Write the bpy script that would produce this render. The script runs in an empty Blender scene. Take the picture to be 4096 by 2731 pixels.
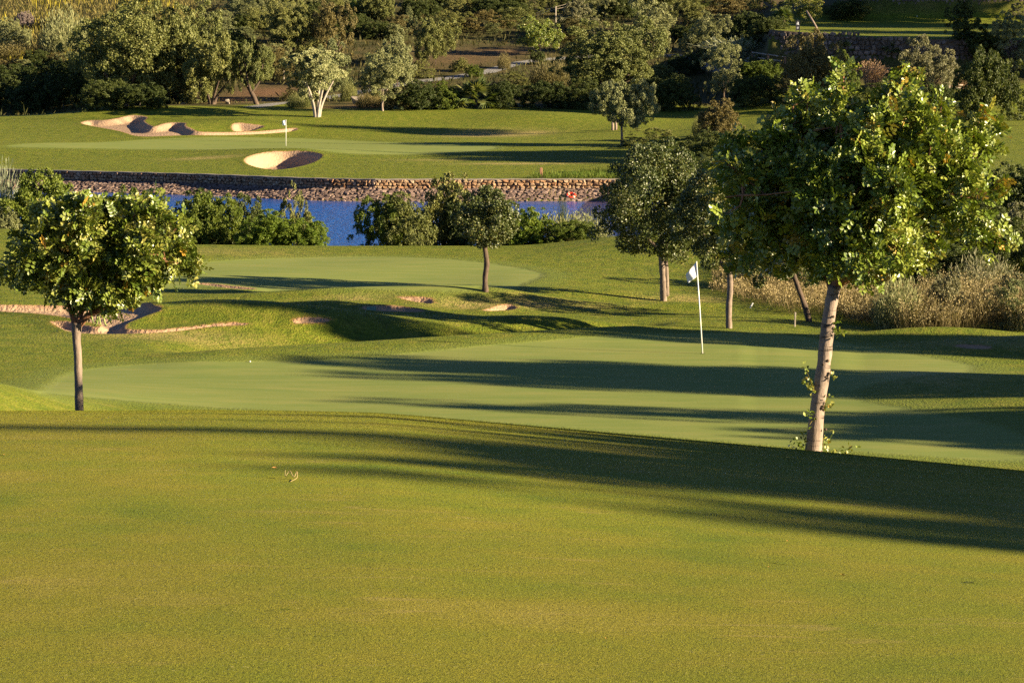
import bpy, bmesh, math, random
import numpy as np
from mathutils import Vector, Matrix, Quaternion

# ------------------------------------------------------------------ camera, sky, sun, exposure
SC = bpy.context.scene
COL = SC.collection
F = 10500.0                      # focal length in photograph pixels (4096 wide)
CX, CY, HOR = 2048.0, 1365.5, 240.0
PITCH = math.atan((CY - HOR) / F)
cam_d = bpy.data.cameras.new("camera")
cam = bpy.data.objects.new("camera", cam_d)
COL.objects.link(cam)
cam.location = (0, 0, 0)
cam.rotation_euler = (math.pi / 2 - PITCH, 0, 0)
cam_d.sensor_width = 36.0
cam_d.lens = F / 4096 * 36
cam_d.clip_start = 0.2
cam_d.clip_end = 3000
SC.camera = cam

SUN_EL = math.radians(16.0)
SUN_AZ = math.radians(18.0)      # towards the viewer from due right
SUNV = Vector((math.cos(SUN_EL) * math.cos(SUN_AZ), -math.cos(SUN_EL) * math.sin(SUN_AZ), math.sin(SUN_EL)))
world = bpy.data.worlds.new("World")
SC.world = world
world.use_nodes = True
wn = world.node_tree
wn.nodes.clear()
sky = wn.nodes.new("ShaderNodeTexSky")
sky.sky_type = 'NISHITA'
sky.sun_disc = False
sky.air_density = 0.36
sky.dust_density = 0.0
sky.ozone_density = 2.2
sky.sun_elevation = SUN_EL
sky.sun_rotation = math.radians(90) + SUN_AZ
bg = wn.nodes.new("ShaderNodeBackground")
bg.inputs[1].default_value = 0.05
wo = wn.nodes.new("ShaderNodeOutputWorld")
wn.links.new(sky.outputs[0], bg.inputs[0])
wn.links.new(bg.outputs[0], wo.inputs[0])
sun_d = bpy.data.lights.new("sun", 'SUN')
sun_d.energy = 5.0
sun_d.angle = math.radians(0.5)
sun_d.color = (1.0, 0.82, 0.50)
sun = bpy.data.objects.new("sun", sun_d)
COL.objects.link(sun)
sun.rotation_euler = (-SUNV).to_track_quat('-Z', 'Y').to_euler()
SC.view_settings.view_transform = 'Standard'
SC.view_settings.look = 'None'
SC.view_settings.gamma = 1
SC.view_settings.use_curve_mapping = False
SC.view_settings.exposure = 2.22
SC.render.engine = 'CYCLES'
SC.cycles.max_bounces = 6
SC.cycles.diffuse_bounces = 2
SC.cycles.glossy_bounces = 2
SC.cycles.transmission_bounces = 2
SC.cycles.use_denoising = False
SC.cycles.denoiser = 'OPENIMAGEDENOISE'
SC.cycles.denoising_input_passes = 'RGB_ALBEDO_NORMAL'
SC.cycles.denoising_prefilter = 'ACCURATE'

# ------------------------------------------------------------------ measuring helpers
def ray(px, py):
    dx = (px - CX) / F
    up = (CY - py) / F
    y = math.cos(PITCH) + math.sin(PITCH) * up
    return dx / y, (-math.sin(PITCH) + math.cos(PITCH) * up) / y

def at(px, py, Y):
    a, b = ray(px, py)
    return Vector((a * Y, Y, b * Y))

def ppm(Y):                       # photograph pixels per metre at distance Y
    return F / Y

# ------------------------------------------------------------------ terrain
KY = np.array([30, 46, 58, 68, 73, 80, 88, 97, 100, 104, 109, 115, 160, 169.2, 170, 173.4, 174.0, 176, 190, 205, 211, 224, 238, 250, 261.5, 262.4, 274, 290, 300, 311, 312, 330, 350, 450, 700.])
ZC = [
 # px , z at each knot
 (-2500, [-6.9,-6.9,-6.9,-6.9,-6.85,-6.75,-6.6,-6.2,-6.4,-7.4,-9.3,-10,-10,-9.25,-9.02,-8.3,-7.75,-7.7,-7.3,-7.0,-7.0,-6.9,-6.5,-6.3,-6.6,-6.6,-6.0,-3.2,-1.4,.8,1.0,4.3,8,22,45]),
 (0,     [-6.9,-6.9,-6.9,-6.9,-6.85,-6.75,-6.6,-6.27,-6.4,-7.4,-9.3,-10,-10,-9.25,-9.02,-8.3,-7.75,-7.7,-7.3,-6.95,-6.9,-6.5,-5.85,-5.36,-6.0,-6.0,-5.4,-3.0,-1.2,.9,1.1,4.4,8,22,45]),
 (700,   [-6.9,-6.9,-6.9,-6.9,-6.9,-6.9,-6.9,-6.85,-7.0,-7.7,-9.3,-10,-10,-9.25,-9.02,-8.3,-7.75,-7.7,-7.4,-6.95,-6.9,-6.5,-5.3,-4.42,-4.2,-4.15,-3.0,-.6,1,2.6,2.8,5.5,8.5,23,46]),
 (1300,  [-6.9,-6.9,-6.9,-6.95,-6.95,-6.95,-6.95,-6.92,-7.05,-7.7,-9.3,-10,-10,-9.25,-9.02,-8.3,-7.75,-7.7,-7.4,-7.0,-6.9,-6.5,-5.5,-4.6,-3.9,-3.85,-2.6,-.3,1.1,2.6,2.8,5.5,8.5,23,46]),
 (2000,  [-6.9,-6.9,-6.88,-6.9,-7.0,-7.0,-7.0,-6.97,-7.05,-7.7,-9.3,-10,-10,-9.25,-9.02,-8.3,-7.75,-7.7,-7.35,-6.95,-6.85,-6.4,-5.6,-4.5,-3.6,-3.55,-2.3,-.1,1.2,2.6,2.8,5.5,8.5,23,46]),
 (2640,  [-6.9,-6.9,-6.88,-6.92,-7.2,-7.28,-7.1,-6.5,-6.6,-7.4,-9.2,-10,-10,-9.25,-9.02,-8.3,-7.75,-7.7,-7.3,-6.8,-6.6,-6.1,-5.4,-4.6,-3.6,-3.55,-2.3,0,1.3,2.7,2.9,5.5,8.5,23,46]),
 (2860,  [-6.9,-6.9,-6.88,-6.93,-7.2,-7.28,-7.1,-6.6,-6.55,-6.55,-6.6,-6.6,-6.6,-6.6,-6.6,-6.6,-6.6,-6.6,-6.4,-6.2,-6.1,-5.8,-5.3,-4.6,-3.5,-3.4,-2.2,0,1.3,2.7,2.9,5.5,8.5,23,46]),
 (2950,  [-6.9,-6.9,-6.88,-6.95,-7.2,-7.28,-7.1,-6.8,-6.7,-6.6,-6.6,-6.6,-6.4,-6.4,-6.4,-6.4,-6.4,-6.4,-6.2,-6.0,-5.9,-5.6,-5.1,-3.9,-2.0,-1.8,-.5,1.4,2.6,3.8,4.0,6.5,9.3,23,46]),
 (3045,  [-6.9,-6.9,-6.9,-6.98,-7.2,-7.28,-7.1,-6.9,-6.8,-6.7,-6.7,-6.6,-6.3,-6.3,-6.3,-6.3,-6.3,-6.3,-6.1,-5.8,-5.7,-5.4,-5.0,-3.3,-.6,-.4,.9,2.6,3.6,4.8,5.0,7.4,10,24,47]),
 (3085,  [-6.9,-6.9,-6.9,-7.0,-7.2,-7.28,-7.1,-6.9,-6.8,-6.7,-6.7,-6.6,-6.3,-6.3,-6.3,-6.3,-6.3,-6.3,-6.1,-5.8,-5.7,-5.4,-5.0,-3.1,-.7,2.85,3.1,3.45,3.9,5.0,5.3,7.8,11,24,47]),
 (3330,  [-6.9,-6.9,-6.92,-7.1,-7.25,-7.2,-7.1,-6.9,-6.8,-6.7,-6.7,-6.6,-6.3,-6.3,-6.3,-6.3,-6.3,-6.3,-6.0,-5.7,-5.6,-5.35,-5.05,-3.1,-.7,2.3,2.75,3.35,3.85,5.15,6.4,8.5,11.5,24,47]),
 (3480,  [-6.9,-6.9,-6.95,-7.15,-7.3,-7.4,-7.3,-6.9,-6.8,-6.7,-6.7,-6.6,-6.2,-6.2,-6.2,-6.2,-6.2,-6.2,-5.9,-5.6,-5.5,-5.3,-5.05,-3.1,-.7,2.1,2.6,3.3,3.85,5.2,9.4,10.5,12,24,47]),
 (4096,  [-6.95,-6.95,-7.0,-7.15,-7.3,-7.4,-7.3,-6.9,-6.8,-6.7,-6.7,-6.6,-6.0,-6.0,-6.0,-6.0,-6.0,-6.0,-5.75,-5.5,-5.4,-5.25,-5.05,-3.1,-.7,1.9,2.5,3.3,3.85,5.2,9.4,10.5,12,24,47]),
 (6500,  [-6.95,-6.95,-7.0,-7.15,-7.3,-7.4,-7.3,-6.9,-6.8,-6.7,-6.7,-6.6,-6.0,-6.0,-6.0,-6.0,-6.0,-6.0,-5.75,-5.5,-5.4,-5.25,-5.05,-3.1,-.7,1.9,2.5,3.3,3.85,5.2,9.4,10.5,12,24,47]),
]
COLU = np.array([(c[0] - CX) / F for c in ZC])
ZT = np.array([c[1] for c in ZC])

def pchip_slopes(x, y):
    h = np.diff(x); d = np.diff(y) / h
    m = np.zeros_like(y)
    for i in range(1, len(x) - 1):
        if d[i - 1] * d[i] > 0:
            w1 = 2 * h[i] + h[i - 1]; w2 = h[i] + 2 * h[i - 1]
            m[i] = (w1 + w2) / (w1 / d[i - 1] + w2 / d[i])
    m[0] = d[0]; m[-1] = d[-1]
    return m
ZM = np.array([pchip_slopes(KY, z) for z in ZT])

def shore_y(u):
    px = CX + u * F
    return np.interp(px, [-2500, 0, 820, 1150, 1300, 1500, 2000, 2600], [202, 183.5, 175.2, 170.2, 168.6, 167.6, 167.8, 168])

def sstep(a, b, x):
    t = np.clip((x - a) / (b - a), 0, 1)
    return t * t * (3 - 2 * t)

CRPX = np.array([-2500, 0, 400, 800, 1250, 1500, 1700, 2100, 2600, 3256, 4096, 5600, 9000.])
CRPY = np.array([1655, 1643, 1644, 1641, 1646, 1652, 1667, 1702, 1746, 1803, 1881, 2010, 2200.])
# mounds: px, Y, sigma x, sigma y (m), height
MOUNDS = [(-520, 42.5, 2.3, 5.5, 1.75),
 (840, 69.8, 2.6, 1.3, .50), (1240, 68.6, 2.0, .9, .30), (1900, 76.3, 1.5, .9, .30), (1450, 76.6, 2.6, .8, .30),
 (1330, 73.2, 1.6, .7, .20), (2550, 80, 2.0, 1.0, .22), (2350, 76, 2.0, .8, .12), (2760, 76.5, 1.6, .8, .16), (2250, 70.5, 2.0, .6, .14),
 (3760, 66.8, 1.9, .8, .32), (4200, 64.0, 2.4, 1.2, .35), (3900, 55.5, 2.0, 1.5, .22), (4250, 51, 2.0, 3.0, .3),
 (2150, 238, 5.5, 4.5, .8), (1500, 242, 5, 3, .35), (480, 246, 6, 3, .45), (1180, 199, 4.5, 4.5, .40), (150, 212, 6, 4, .25), (1750, 226, 6, 3, -.15),
 (950, 234, 3, 3, .35), (720, 229, 2.5, 2.5, .3)]
RIDGE_PX = [(650, 1432), (1000, 1402), (1400, 1377), (2000, 1342), (2400, 1318), (2600, 1311)]

def z_base(x, y):
    x = np.asarray(x, float); y = np.asarray(y, float)
    yy = np.maximum(y, 8.0)
    u = x / yy
    # distant / valley ground
    w = sstep(118, 150, y) * (1 - sstep(196, 226, y))
    yp = np.clip(y + (170 - shore_y(u)) * w, KY[0], KY[-1])
    k = np.clip(np.searchsorted(KY, yp, side='right') - 1, 0, len(KY) - 2)
    h = KY[k + 1] - KY[k]; t = (yp - KY[k]) / h
    h00 = (1 + 2 * t) * (1 - t) ** 2; h10 = t * (1 - t) ** 2; h01 = t * t * (3 - 2 * t); h11 = t * t * (t - 1)
    uc = np.clip(u, COLU[0], COLU[-1])
    c = np.clip(np.searchsorted(COLU, uc, side='right') - 1, 0, len(COLU) - 2)
    s = (uc - COLU[c]) / (COLU[c + 1] - COLU[c]); s = s * s * (3 - 2 * s)
    def ev(ci):
        return h00 * ZT[ci, k] + h10 * h * ZM[ci, k] + h01 * ZT[ci, k + 1] + h11 * h * ZM[ci, k + 1]
    zb = ev(c) * (1 - s) + ev(c + 1) * s
    for (px, Y, sx, sy, hh) in MOUNDS:
        mx = (px - CX) / F * Y
        zb = zb + hh * np.exp(-0.5 * (((x - mx) / sx) ** 2 + ((y - Y) / sy) ** 2))
    # dip behind the upper tier of the near green
    px = CX + u * F
    ry = np.interp(px, [650, 1000, 1400, 2000, 2400, 2600], [61.0, 62.4, 63.8, 65.6, 67.2, 67.8])
    fade = sstep(500, 900, px) * (1 - sstep(2500, 2750, px))
    zb = zb - .34 * fade * np.exp(-0.5 * ((y - ry - 2.3) / .95) ** 2) + .10 * fade * np.exp(-0.5 * ((y - ry + .6) / 1.6) ** 2)
    zb = zb + .05 * np.sin(x * .55 + 1.3 * np.sin(y * .11)) * np.sin(y * .31 + .8) * sstep(68, 75, y) * (1 - sstep(92, 98, y))
    zb = zb + (.12 * np.sin(x * .21 + y * .05) * np.sin(y * .17 + x * .07)) * sstep(205, 225, y) * (1 - sstep(250, 256, y))
    # foreground hill
    pc = np.interp(px, CRPX, CRPY)
    m = np.tan(PITCH + np.arctan((pc - CY) / F))
    a = -2.13
    cc = (-9 * m - a) / 324.0
    b = m - 36 * cc
    d = np.maximum(y, -12) - 9
    za = a - b * d - np.where(d > 0, cc * d * d, 0)
    kk = 0.35
    dz = np.clip((za - zb) / kk, -30, 30)
    return np.where(za > zb + 8, za, zb + kk * np.log1p(np.exp(dz)))

_YS = np.concatenate([np.arange(4, 120, .1), np.arange(120, 420, .25)])
def ground(px, py, fn=None):
    fn = fn or z_base
    a, b = ray(px, py)
    zt = fn(a * _YS, _YS); zr = b * _YS
    below = zt >= zr
    i = int(np.argmax(below)) if below.any() else len(_YS) - 1
    if i > 0:
        f0 = zr[i - 1] - zt[i - 1]; f1 = zr[i] - zt[i]
        Y = _YS[i - 1] + (_YS[i] - _YS[i - 1]) * f0 / (f0 - f1 + 1e-9)
    else:
        Y = _YS[i]
    return Vector((a * Y, Y, b * Y))

def poly_world(pts):
    return np.array([[*ground(px, py)[:2]] for px, py in pts])

def smooth_poly(P, n=3):
    for _ in range(n):                                   # Chaikin
        Q = np.roll(P, -1, 0)
        A = .75 * P + .25 * Q; B = .25 * P + .75 * Q
        P = np.stack([A, B], 1).reshape(-1, 2)
    return P

def sdf_poly(P, x, y, pad=3.0):
    """signed distance (negative inside), evaluated only near the polygon; +pad elsewhere"""
    out = np.full(x.shape, pad)
    m = (x > P[:, 0].min() - pad) & (x < P[:, 0].max() + pad) & (y > P[:, 1].min() - pad) & (y < P[:, 1].max() + pad)
    X = x[m]; Yv = y[m]
    if X.size == 0: return out
    d2 = np.full(X.shape, 1e9); ins = np.zeros(X.shape, bool)
    Q = np.roll(P, -1, 0)
    for (ax, ay), (bx, by) in zip(P, Q):
        ex, ey = bx - ax, by - ay
        L = ex * ex + ey * ey + 1e-12
        t = np.clip(((X - ax) * ex + (Yv - ay) * ey) / L, 0, 1)
        d2 = np.minimum(d2, (X - ax - t * ex) ** 2 + (Yv - ay - t * ey) ** 2)
        cr = ((ay > Yv) != (by > Yv)) & (X < ex * (Yv - ay) / (ey if abs(ey) > 1e-12 else 1e-12) + ax)
        ins ^= cr
    d = np.sqrt(d2)
    out[m] = np.minimum(np.where(ins, -d, d), pad)
    return out

def sdf_line(P, x, y, pad=6.0):
    d2 = np.full(x.shape, pad * pad)
    for (ax, ay), (bx, by) in zip(P[:-1], P[1:]):
        ex, ey = bx - ax, by - ay
        L = ex * ex + ey * ey + 1e-12
        t = np.clip(((x - ax) * ex + (y - ay) * ey) / L, 0, 1)
        d2 = np.minimum(d2, (x - ax - t * ex) ** 2 + (y - ay - t * ey) ** 2)
    return np.sqrt(d2)

def c4(pts): return [(x / 1.96, 1130 + y / 1.96) for x, y in pts]
def c5(pts): return [(1000 + x / 1.96, 1130 + y / 1.96) for x, y in pts]
def c1(pts): return [(x / 1.68, y / 1.68) for x, y in pts]

# bunkers: outline in photograph pixels, depth, lip width, label
BUNKERS = [
 (c4([(-260,178),(0,184),(300,190),(560,198),(900,190),(1180,186),(1270,205),(1262,235),(1150,270),(1010,325),(975,358),(990,381),(1200,388),(1400,368),(1560,352),(1640,340),(1760,328),(1880,326),(1950,336),(1940,346),(1700,354),(1560,370),(1400,394),(1200,409),(900,419),(650,413),(510,393),(430,345),(388,322),(420,313),(560,318),(680,347),(760,361),(792,352),(770,337),(700,325),(600,300),(400,268),(200,248),(0,238),(-260,232)]), .13, .22),
 (c5([(330,337),(345,305),(370,289),(430,286),(520,284),(620,300),(632,322),(450,334)]), .07, .2),
 (c5([(862,198),(960,194),(1160,192),(1300,214),(1400,240),(1250,245),(1000,235),(900,227)]), .10, .2),
 (c5([(1150,128),(1180,122),(1430,124),(1442,178),(1380,176),(1290,160)]), .10, .2),
 (c5([(1800,236),(1900,202),(2000,180),(2080,188),(2098,220),(1980,232)]), .10, .2),
 (c4([(1500,17),(1640,16),(1760,30),(2060,62),(1900,66),(1750,50)]), .06, .2),
 ([(3800,1388),(3880,1384),(3968,1391),(3962,1403),(3870,1402)], .06, .2),
 (c1([(1635,1087),(1650,1060),(1750,1030),(1900,1014),(2050,1016),(2150,1033),(2174,1050),(2120,1092),(2000,1127),(1900,1144),(1780,1141),(1680,1116)]), 1.05, 1.0),
 (c1([(533,827),(600,810),(720,812),(850,782),(900,776),(985,784),(992,800),(965,815),(1000,840),(1040,862),(1100,832),(1180,824),(1258,829),(1240,850),(1300,872),(1330,892),(1560,892),(1700,890),(1900,871),(2012,860),(1990,886),(1800,902),(1500,914),(1200,914),(930,927),(820,887),(680,862),(560,840)]), .45, 1.0),
 (c1([(1553,837),(1600,827),(1700,838),(1793,850),(1735,871),(1690,886),(1600,891),(1557,881)]), .6, .9),
]
BPOLY = [smooth_poly(poly_world(b[0]), 2) for b in BUNKERS]
GREENS = [
 [(260,1640),(120,1590),(190,1500),(480,1456),(850,1446),(1250,1441),(1420,1432),(1800,1395),(2200,1360),(2600,1330),(3000,1330),(3280,1350),(3560,1398),(3990,1468),(3700,1500),(3350,1560),(3560,1640),(4096,1740),(4300,1860),(3400,1815),(2600,1740),(2000,1690),(1400,1645)],
 [(330,1165),(450,1110),(620,1075),(800,1048),(1150,1030),(1500,1023),(1900,1042),(2120,1075),(2192,1099),(2150,1117),(1960,1160),(1850,1172),(1400,1158),(1000,1160),(700,1148)],
 [(0,585),(250,572),(480,566),(640,556),(1000,549),(1300,556),(1600,572),(1900,578),(2020,590),(1900,608),(1600,620),(1300,612),(1143,592),(900,598),(600,597),(350,594),(100,590)],
]
def gpoly(pts):
    out = []
    for px, py in pts:
        g = ground(px, py)
        if py > 1600:                                      # hidden behind the foreground hill: the level of the green
            a, b = ray(px, py); Y = -6.9 / b; g = (a * Y, Y)
        out.append((g[0], g[1]))
    return smooth_poly(np.array(out), 2)
GPOLY = [gpoly(g) for g in GREENS]
PATH = np.array([[*ground(px, py)[:2]] for px, py in [(1010,428),(1100,415),(1190,407),(1330,388),(1480,362),(1650,328),(1800,312),(1950,288),(2060,255),(2180,238),(2400,225),(2700,222),(3000,238)]])

def bunker_depth(sd, depth, wid):
    return depth * sstep(0, wid, -sd)

def z_full(x, y):
    z = z_base(x, y)
    for P, b in zip(BPOLY, BUNKERS):
        sd = sdf_poly(P, np.asarray(x, float), np.asarray(y, float))
        z = z - bunker_depth(sd, b[1], b[2]) + .05 * np.exp(-(sd / .35) ** 2) * (sd < 2.9)
    return z
def gz(x, y):
    return float(z_full(np.array([x]), np.array([y]))[0])

# ------------------------------------------------------------------ node helpers and materials
def new_mat(name):
    m = bpy.data.materials.new(name)
    m.use_nodes = True
    nt = m.node_tree
    nt.nodes.clear()
    out = nt.nodes.new("ShaderNodeOutputMaterial")
    return m, nt, out

class NG:
    def __init__(s, nt): s.nt = nt
    def n(s, t, **kw):
        x = s.nt.nodes.new(t)
        for k, v in kw.items(): setattr(x, k, v)
        return x
    def put(s, sock, v):
        if v is None: return
        if hasattr(v, "is_linked"): s.nt.links.new(v, sock)
        elif isinstance(v, (int, float)): sock.default_value = v
        else: sock.default_value = tuple(v) if len(v) == len(sock.default_value) else (*v, 1)
    def attr(s, name): return s.n("ShaderNodeAttribute", attribute_name=name).outputs["Fac"]
    def pos(s): return s.n("ShaderNodeNewGeometry").outputs["Position"]
    def objc(s): return s.n("ShaderNodeTexCoord").outputs["Object"]
    def rnd(s): return s.n("ShaderNodeObjectInfo").outputs["Random"]
    def scale(s, v, sc):
        x = s.n("ShaderNodeVectorMath", operation='MULTIPLY'); s.put(x.inputs[0], v); x.inputs[1].default_value = sc
        return x.outputs[0]
    def noise(s, v, sc, det=3, rough=.55, out="Fac", dist=0):
        x = s.n("ShaderNodeTexNoise"); s.put(x.inputs["Vector"], v)
        x.inputs["Scale"].default_value = sc; x.inputs["Detail"].default_value = det; x.inputs["Roughness"].default_value = rough; x.inputs["Distortion"].default_value = dist
        return x.outputs[out]
    def math(s, op, a, b=0.0, c=0.0, clamp=False):
        x = s.n("ShaderNodeMath", operation=op, use_clamp=clamp)
        s.put(x.inputs[0], a); s.put(x.inputs[1], b); s.put(x.inputs[2], c)
        return x.outputs[0]
    def rng(s, v, a, b, c=0.0, d=1.0, smooth=True):
        x = s.n("ShaderNodeMapRange", interpolation_type='SMOOTHSTEP' if smooth else 'LINEAR')
        s.put(x.inputs["Value"], v)
        for k, q in zip(("From Min", "From Max", "To Min", "To Max"), (a, b, c, d)): s.put(x.inputs[k], q)
        return x.outputs[0]
    def ramp(s, v, stops):
        x = s.n("ShaderNodeValToRGB"); s.put(x.inputs[0], v)
        e = x.color_ramp.elements
        while len(e) < len(stops): e.new(0.5)
        for q, (p, c) in zip(e, stops): q.position = p; q.color = (*c, 1)
        return x.outputs[0]
    def mix(s, f, a, b, bt='MIX'):
        x = s.n("ShaderNodeMix", data_type='RGBA', blend_type=bt)
        s.put(x.inputs[0], f); s.put(x.inputs[6], a); s.put(x.inputs[7], b)
        return x.outputs[2]
    def bump(s, h, strength=.5, dist=.05, normal=None):
        x = s.n("ShaderNodeBump"); s.put(x.inputs["Height"], h); s.put(x.inputs["Strength"], strength); s.put(x.inputs["Distance"], dist)
        if normal is not None: s.put(x.inputs["Normal"], normal)
        return x.outputs[0]
    def bsdf(s, color, rough=.8, normal=None, spec=.3, **kw):
        x = s.n("ShaderNodeBsdfPrincipled")
        s.put(x.inputs["Base Color"], color); s.put(x.inputs["Roughness"], rough); s.put(x.inputs["Specular IOR Level"], spec)
        if normal is not None: s.put(x.inputs["Normal"], normal)
        for k, v in kw.items(): s.put(x.inputs[k], v)
        return x.outputs[0]

def turf_material():
    m, nt, out = new_mat("turf"); g = NG(nt)
    P = g.pos()
    fore, rough, hill, dirt, dry = (g.attr(k) for k in ("fore", "rough", "hill", "dirt", "dry"))
    sand, green, path = g.attr("sand_sdf"), g.attr("green_sdf"), g.attr("path_sdf")
    nL = g.noise(P, .35, 4); nM = g.noise(P, 1.6, 4, .6); nS = g.noise(P, 9, 3, .65); nF = g.noise(P, 60, 2, .7); nX = g.noise(P, 170, 2, .8)
    # foreground fairway: fine mown grass, tan and green patches
    fsel = g.math('ADD', g.math('MULTIPLY', nL, .55), g.math('MULTIPLY', nM, .45))
    fcol = g.ramp(fsel, [(.32, (.088, .125, .008)), (.44, (.138, .152, .011)), (.56, (.172, .162, .015)), (.68, (.205, .178, .028))])
    grain = g.math('ADD', g.math('MULTIPLY', nF, .5), g.math('MULTIPLY', nX, .5))
    fcol = g.mix(1.0, fcol, g.ramp(grain, [(.36, (.45, .47, .36)), (.46, (.92, .92, .85)), (.54, (1.05, 1.04, 1.0)), (.64, (1.55, 1.48, 1.45))]), 'MULTIPLY')
    fcol = g.mix(1.0, fcol, g.ramp(g.noise(g.scale(P, (1, .7, 1)), .16, 3, .5), [(.36, (.86, .86, .88)), (.62, (1.08, 1.07, 1.05))]), 'MULTIPLY')  # broad brightness drift painted in for slope and grazing light
    spk = g.noise(P, 42, 2, .5)
    fcol = g.mix(g.math('MULTIPLY', g.rng(spk, .64, .70), .65), fcol, (.035, .038, .006))
    fcol = g.mix(g.math('MULTIPLY', g.rng(g.noise(P, 55, 1, .5), .70, .76), .6), fcol, (.34, .29, .11))
    strk = g.noise(g.scale(P, (.16, 1.5, 1)), 1.4, 2, .5, "Fac", .6)
    fcol = g.mix(g.math('MULTIPLY', g.math('MULTIPLY', g.rng(strk, .485, .497), g.rng(strk, .509, .500)), g.rng(nM, .48, .62, 0.0, .40)), fcol, (.24, .185, .065))
    # general rough grass
    rsel = g.math('ADD', g.math('MULTIPLY', nM, .5), g.math('MULTIPLY', nS, .5))
    rcol = g.ramp(rsel, [(.34, (.056, .084, .006)), (.47, (.094, .116, .009)), (.57, (.130, .134, .014)), (.70, (.190, .162, .042))])
    nR = g.noise(g.scale(P, (1, .45, 1)), 22, 3, .7)
    rcol = g.mix(rough, rcol, g.mix(1.0, rcol, g.ramp(nR, [(.36, (.50, .56, .45)), (.5, (.97, 1, .93)), (.66, (1.3, 1.25, 1.1))]), 'MULTIPLY'))
    nT = g.noise(g.scale(P, (1, .35, 1)), 3.6, 4, .72)
    rcol = g.mix(g.math('MULTIPLY', g.rng(nT, .53, .64), g.math('MULTIPLY', rough, .75)), rcol, (.026, .040, .004))
    speck = g.rng(g.noise(P, 30, 1, .5), .74, .80)
    rcol = g.mix(g.math('MULTIPLY', speck, .45), rcol, (.42, .34, .13))
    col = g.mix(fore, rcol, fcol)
    # putting greens: pale smooth, faint mowing streaks
    st = g.noise(g.scale(P, (.5, 2.2, 1)), 1.1, 4, .6)
    gcol = g.ramp(g.math('ADD', g.math('MULTIPLY', st, .65), g.math('MULTIPLY', nF, .35)), [(.35, (.118, .158, .034)), (.52, (.156, .180, .044)), (.68, (.198, .196, .056))])
    gedge = g.math('ADD', green, g.math('MULTIPLY', g.math('SUBTRACT', nM, .5), .4))
    gmask = g.rng(gedge, .22, -.22)
    fringe = g.rng(gedge, 1.3, .35)
    col = g.mix(g.math('MULTIPLY', fringe, .55), col, (.115, .142, .026))
    col = g.mix(gmask, col, gcol)
    # dry scrub hillside
    hcol = g.ramp(g.math('ADD', g.math('MULTIPLY', g.noise(P, .5, 4), .6), g.math('MULTIPLY', g.noise(P, 3, 3), .4)), [(.35, (.028, .034, .010)), (.5, (.055, .050, .018)), (.62, (.095, .072, .030))])
    col = g.mix(hill, col, hcol)
    col = g.mix(g.math('MULTIPLY', dry, g.rng(g.math('ADD', nS, g.math('MULTIPLY', nM, .5)), .55, .85)), col, (.30, .22, .095))
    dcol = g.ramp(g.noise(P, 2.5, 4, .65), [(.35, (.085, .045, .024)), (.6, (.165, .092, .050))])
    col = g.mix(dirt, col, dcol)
    pm = g.rng(g.math('ADD', path, g.math('MULTIPLY', g.math('SUBTRACT', nM, .5), .5)), .12, -.12)
    col = g.mix(pm, col, g.mix(nM, (.15, .145, .15), (.22, .21, .215)))
    # sand
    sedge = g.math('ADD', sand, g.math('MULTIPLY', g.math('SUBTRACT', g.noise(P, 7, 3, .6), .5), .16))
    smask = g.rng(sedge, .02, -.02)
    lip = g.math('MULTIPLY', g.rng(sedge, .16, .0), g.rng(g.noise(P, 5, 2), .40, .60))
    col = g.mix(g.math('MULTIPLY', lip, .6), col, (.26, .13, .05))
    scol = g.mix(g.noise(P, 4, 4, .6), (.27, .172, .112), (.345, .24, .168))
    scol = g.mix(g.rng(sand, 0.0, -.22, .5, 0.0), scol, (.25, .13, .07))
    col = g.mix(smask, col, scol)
    # relief
    hF = g.math('MULTIPLY', grain, .020)
    hR = g.math('ADD', g.math('MULTIPLY', nR, .09), g.math('MULTIPLY', nS, .09))
    h = g.math('ADD', g.math('MULTIPLY', hF, fore), g.math('MULTIPLY', g.math('MULTIPLY', hR, g.math('SUBTRACT', 1.0, fore)), g.math('ADD', .22, g.math('MULTIPLY', rough, .9))))
    h = g.math('MULTIPLY', h, g.math('SUBTRACT', 1.0, g.math('MULTIPLY', gmask, .93)))
    hs = g.math('ADD', g.math('MULTIPLY', g.noise(P, 6, 3, .6), .10), g.math('MULTIPLY', g.noise(g.scale(P, (1, .5, 1)), 14, 2), .04))
    hm = nt.nodes.new("ShaderNodeMix"); hm.data_type = 'FLOAT'
    g.put(hm.inputs[0], smask); g.put(hm.inputs[2], h); g.put(hm.inputs[3], hs)
    nb = g.bump(hm.outputs[0], .85, 1.0)
    sh = g.bsdf(col, .9, nb, .12)
    nt.links.new(sh, out.inputs[0])
    return m

def leaf_material(name, stops, trans=.35, rough=.55, spec=.25):
    m, nt, out = new_mat(name); g = NG(nt)
    t = g.math('FRACT', g.math('ADD', g.attr("tint"), g.math('MULTIPLY', g.rnd(), .12)))
    col = g.ramp(t, stops)
    col = g.mix(1.0, col, g.ramp(g.rnd(), [(0, (.82, .86, .8)), (1, (1.15, 1.1, 1.05))]), 'MULTIPLY')
    d = g.bsdf(col, rough, None, spec)
    tr = g.n("ShaderNodeBsdfTranslucent")
    g.put(tr.inputs[0], g.mix(1.0, col, (1.25, 1.25, .55), 'MULTIPLY'))
    mx = g.n("ShaderNodeMixShader"); mx.inputs[0].default_value = trans
    nt.links.new(d, mx.inputs[1]); nt.links.new(tr.outputs[0], mx.inputs[2]); nt.links.new(mx.outputs[0], out.inputs[0])
    return m

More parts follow.
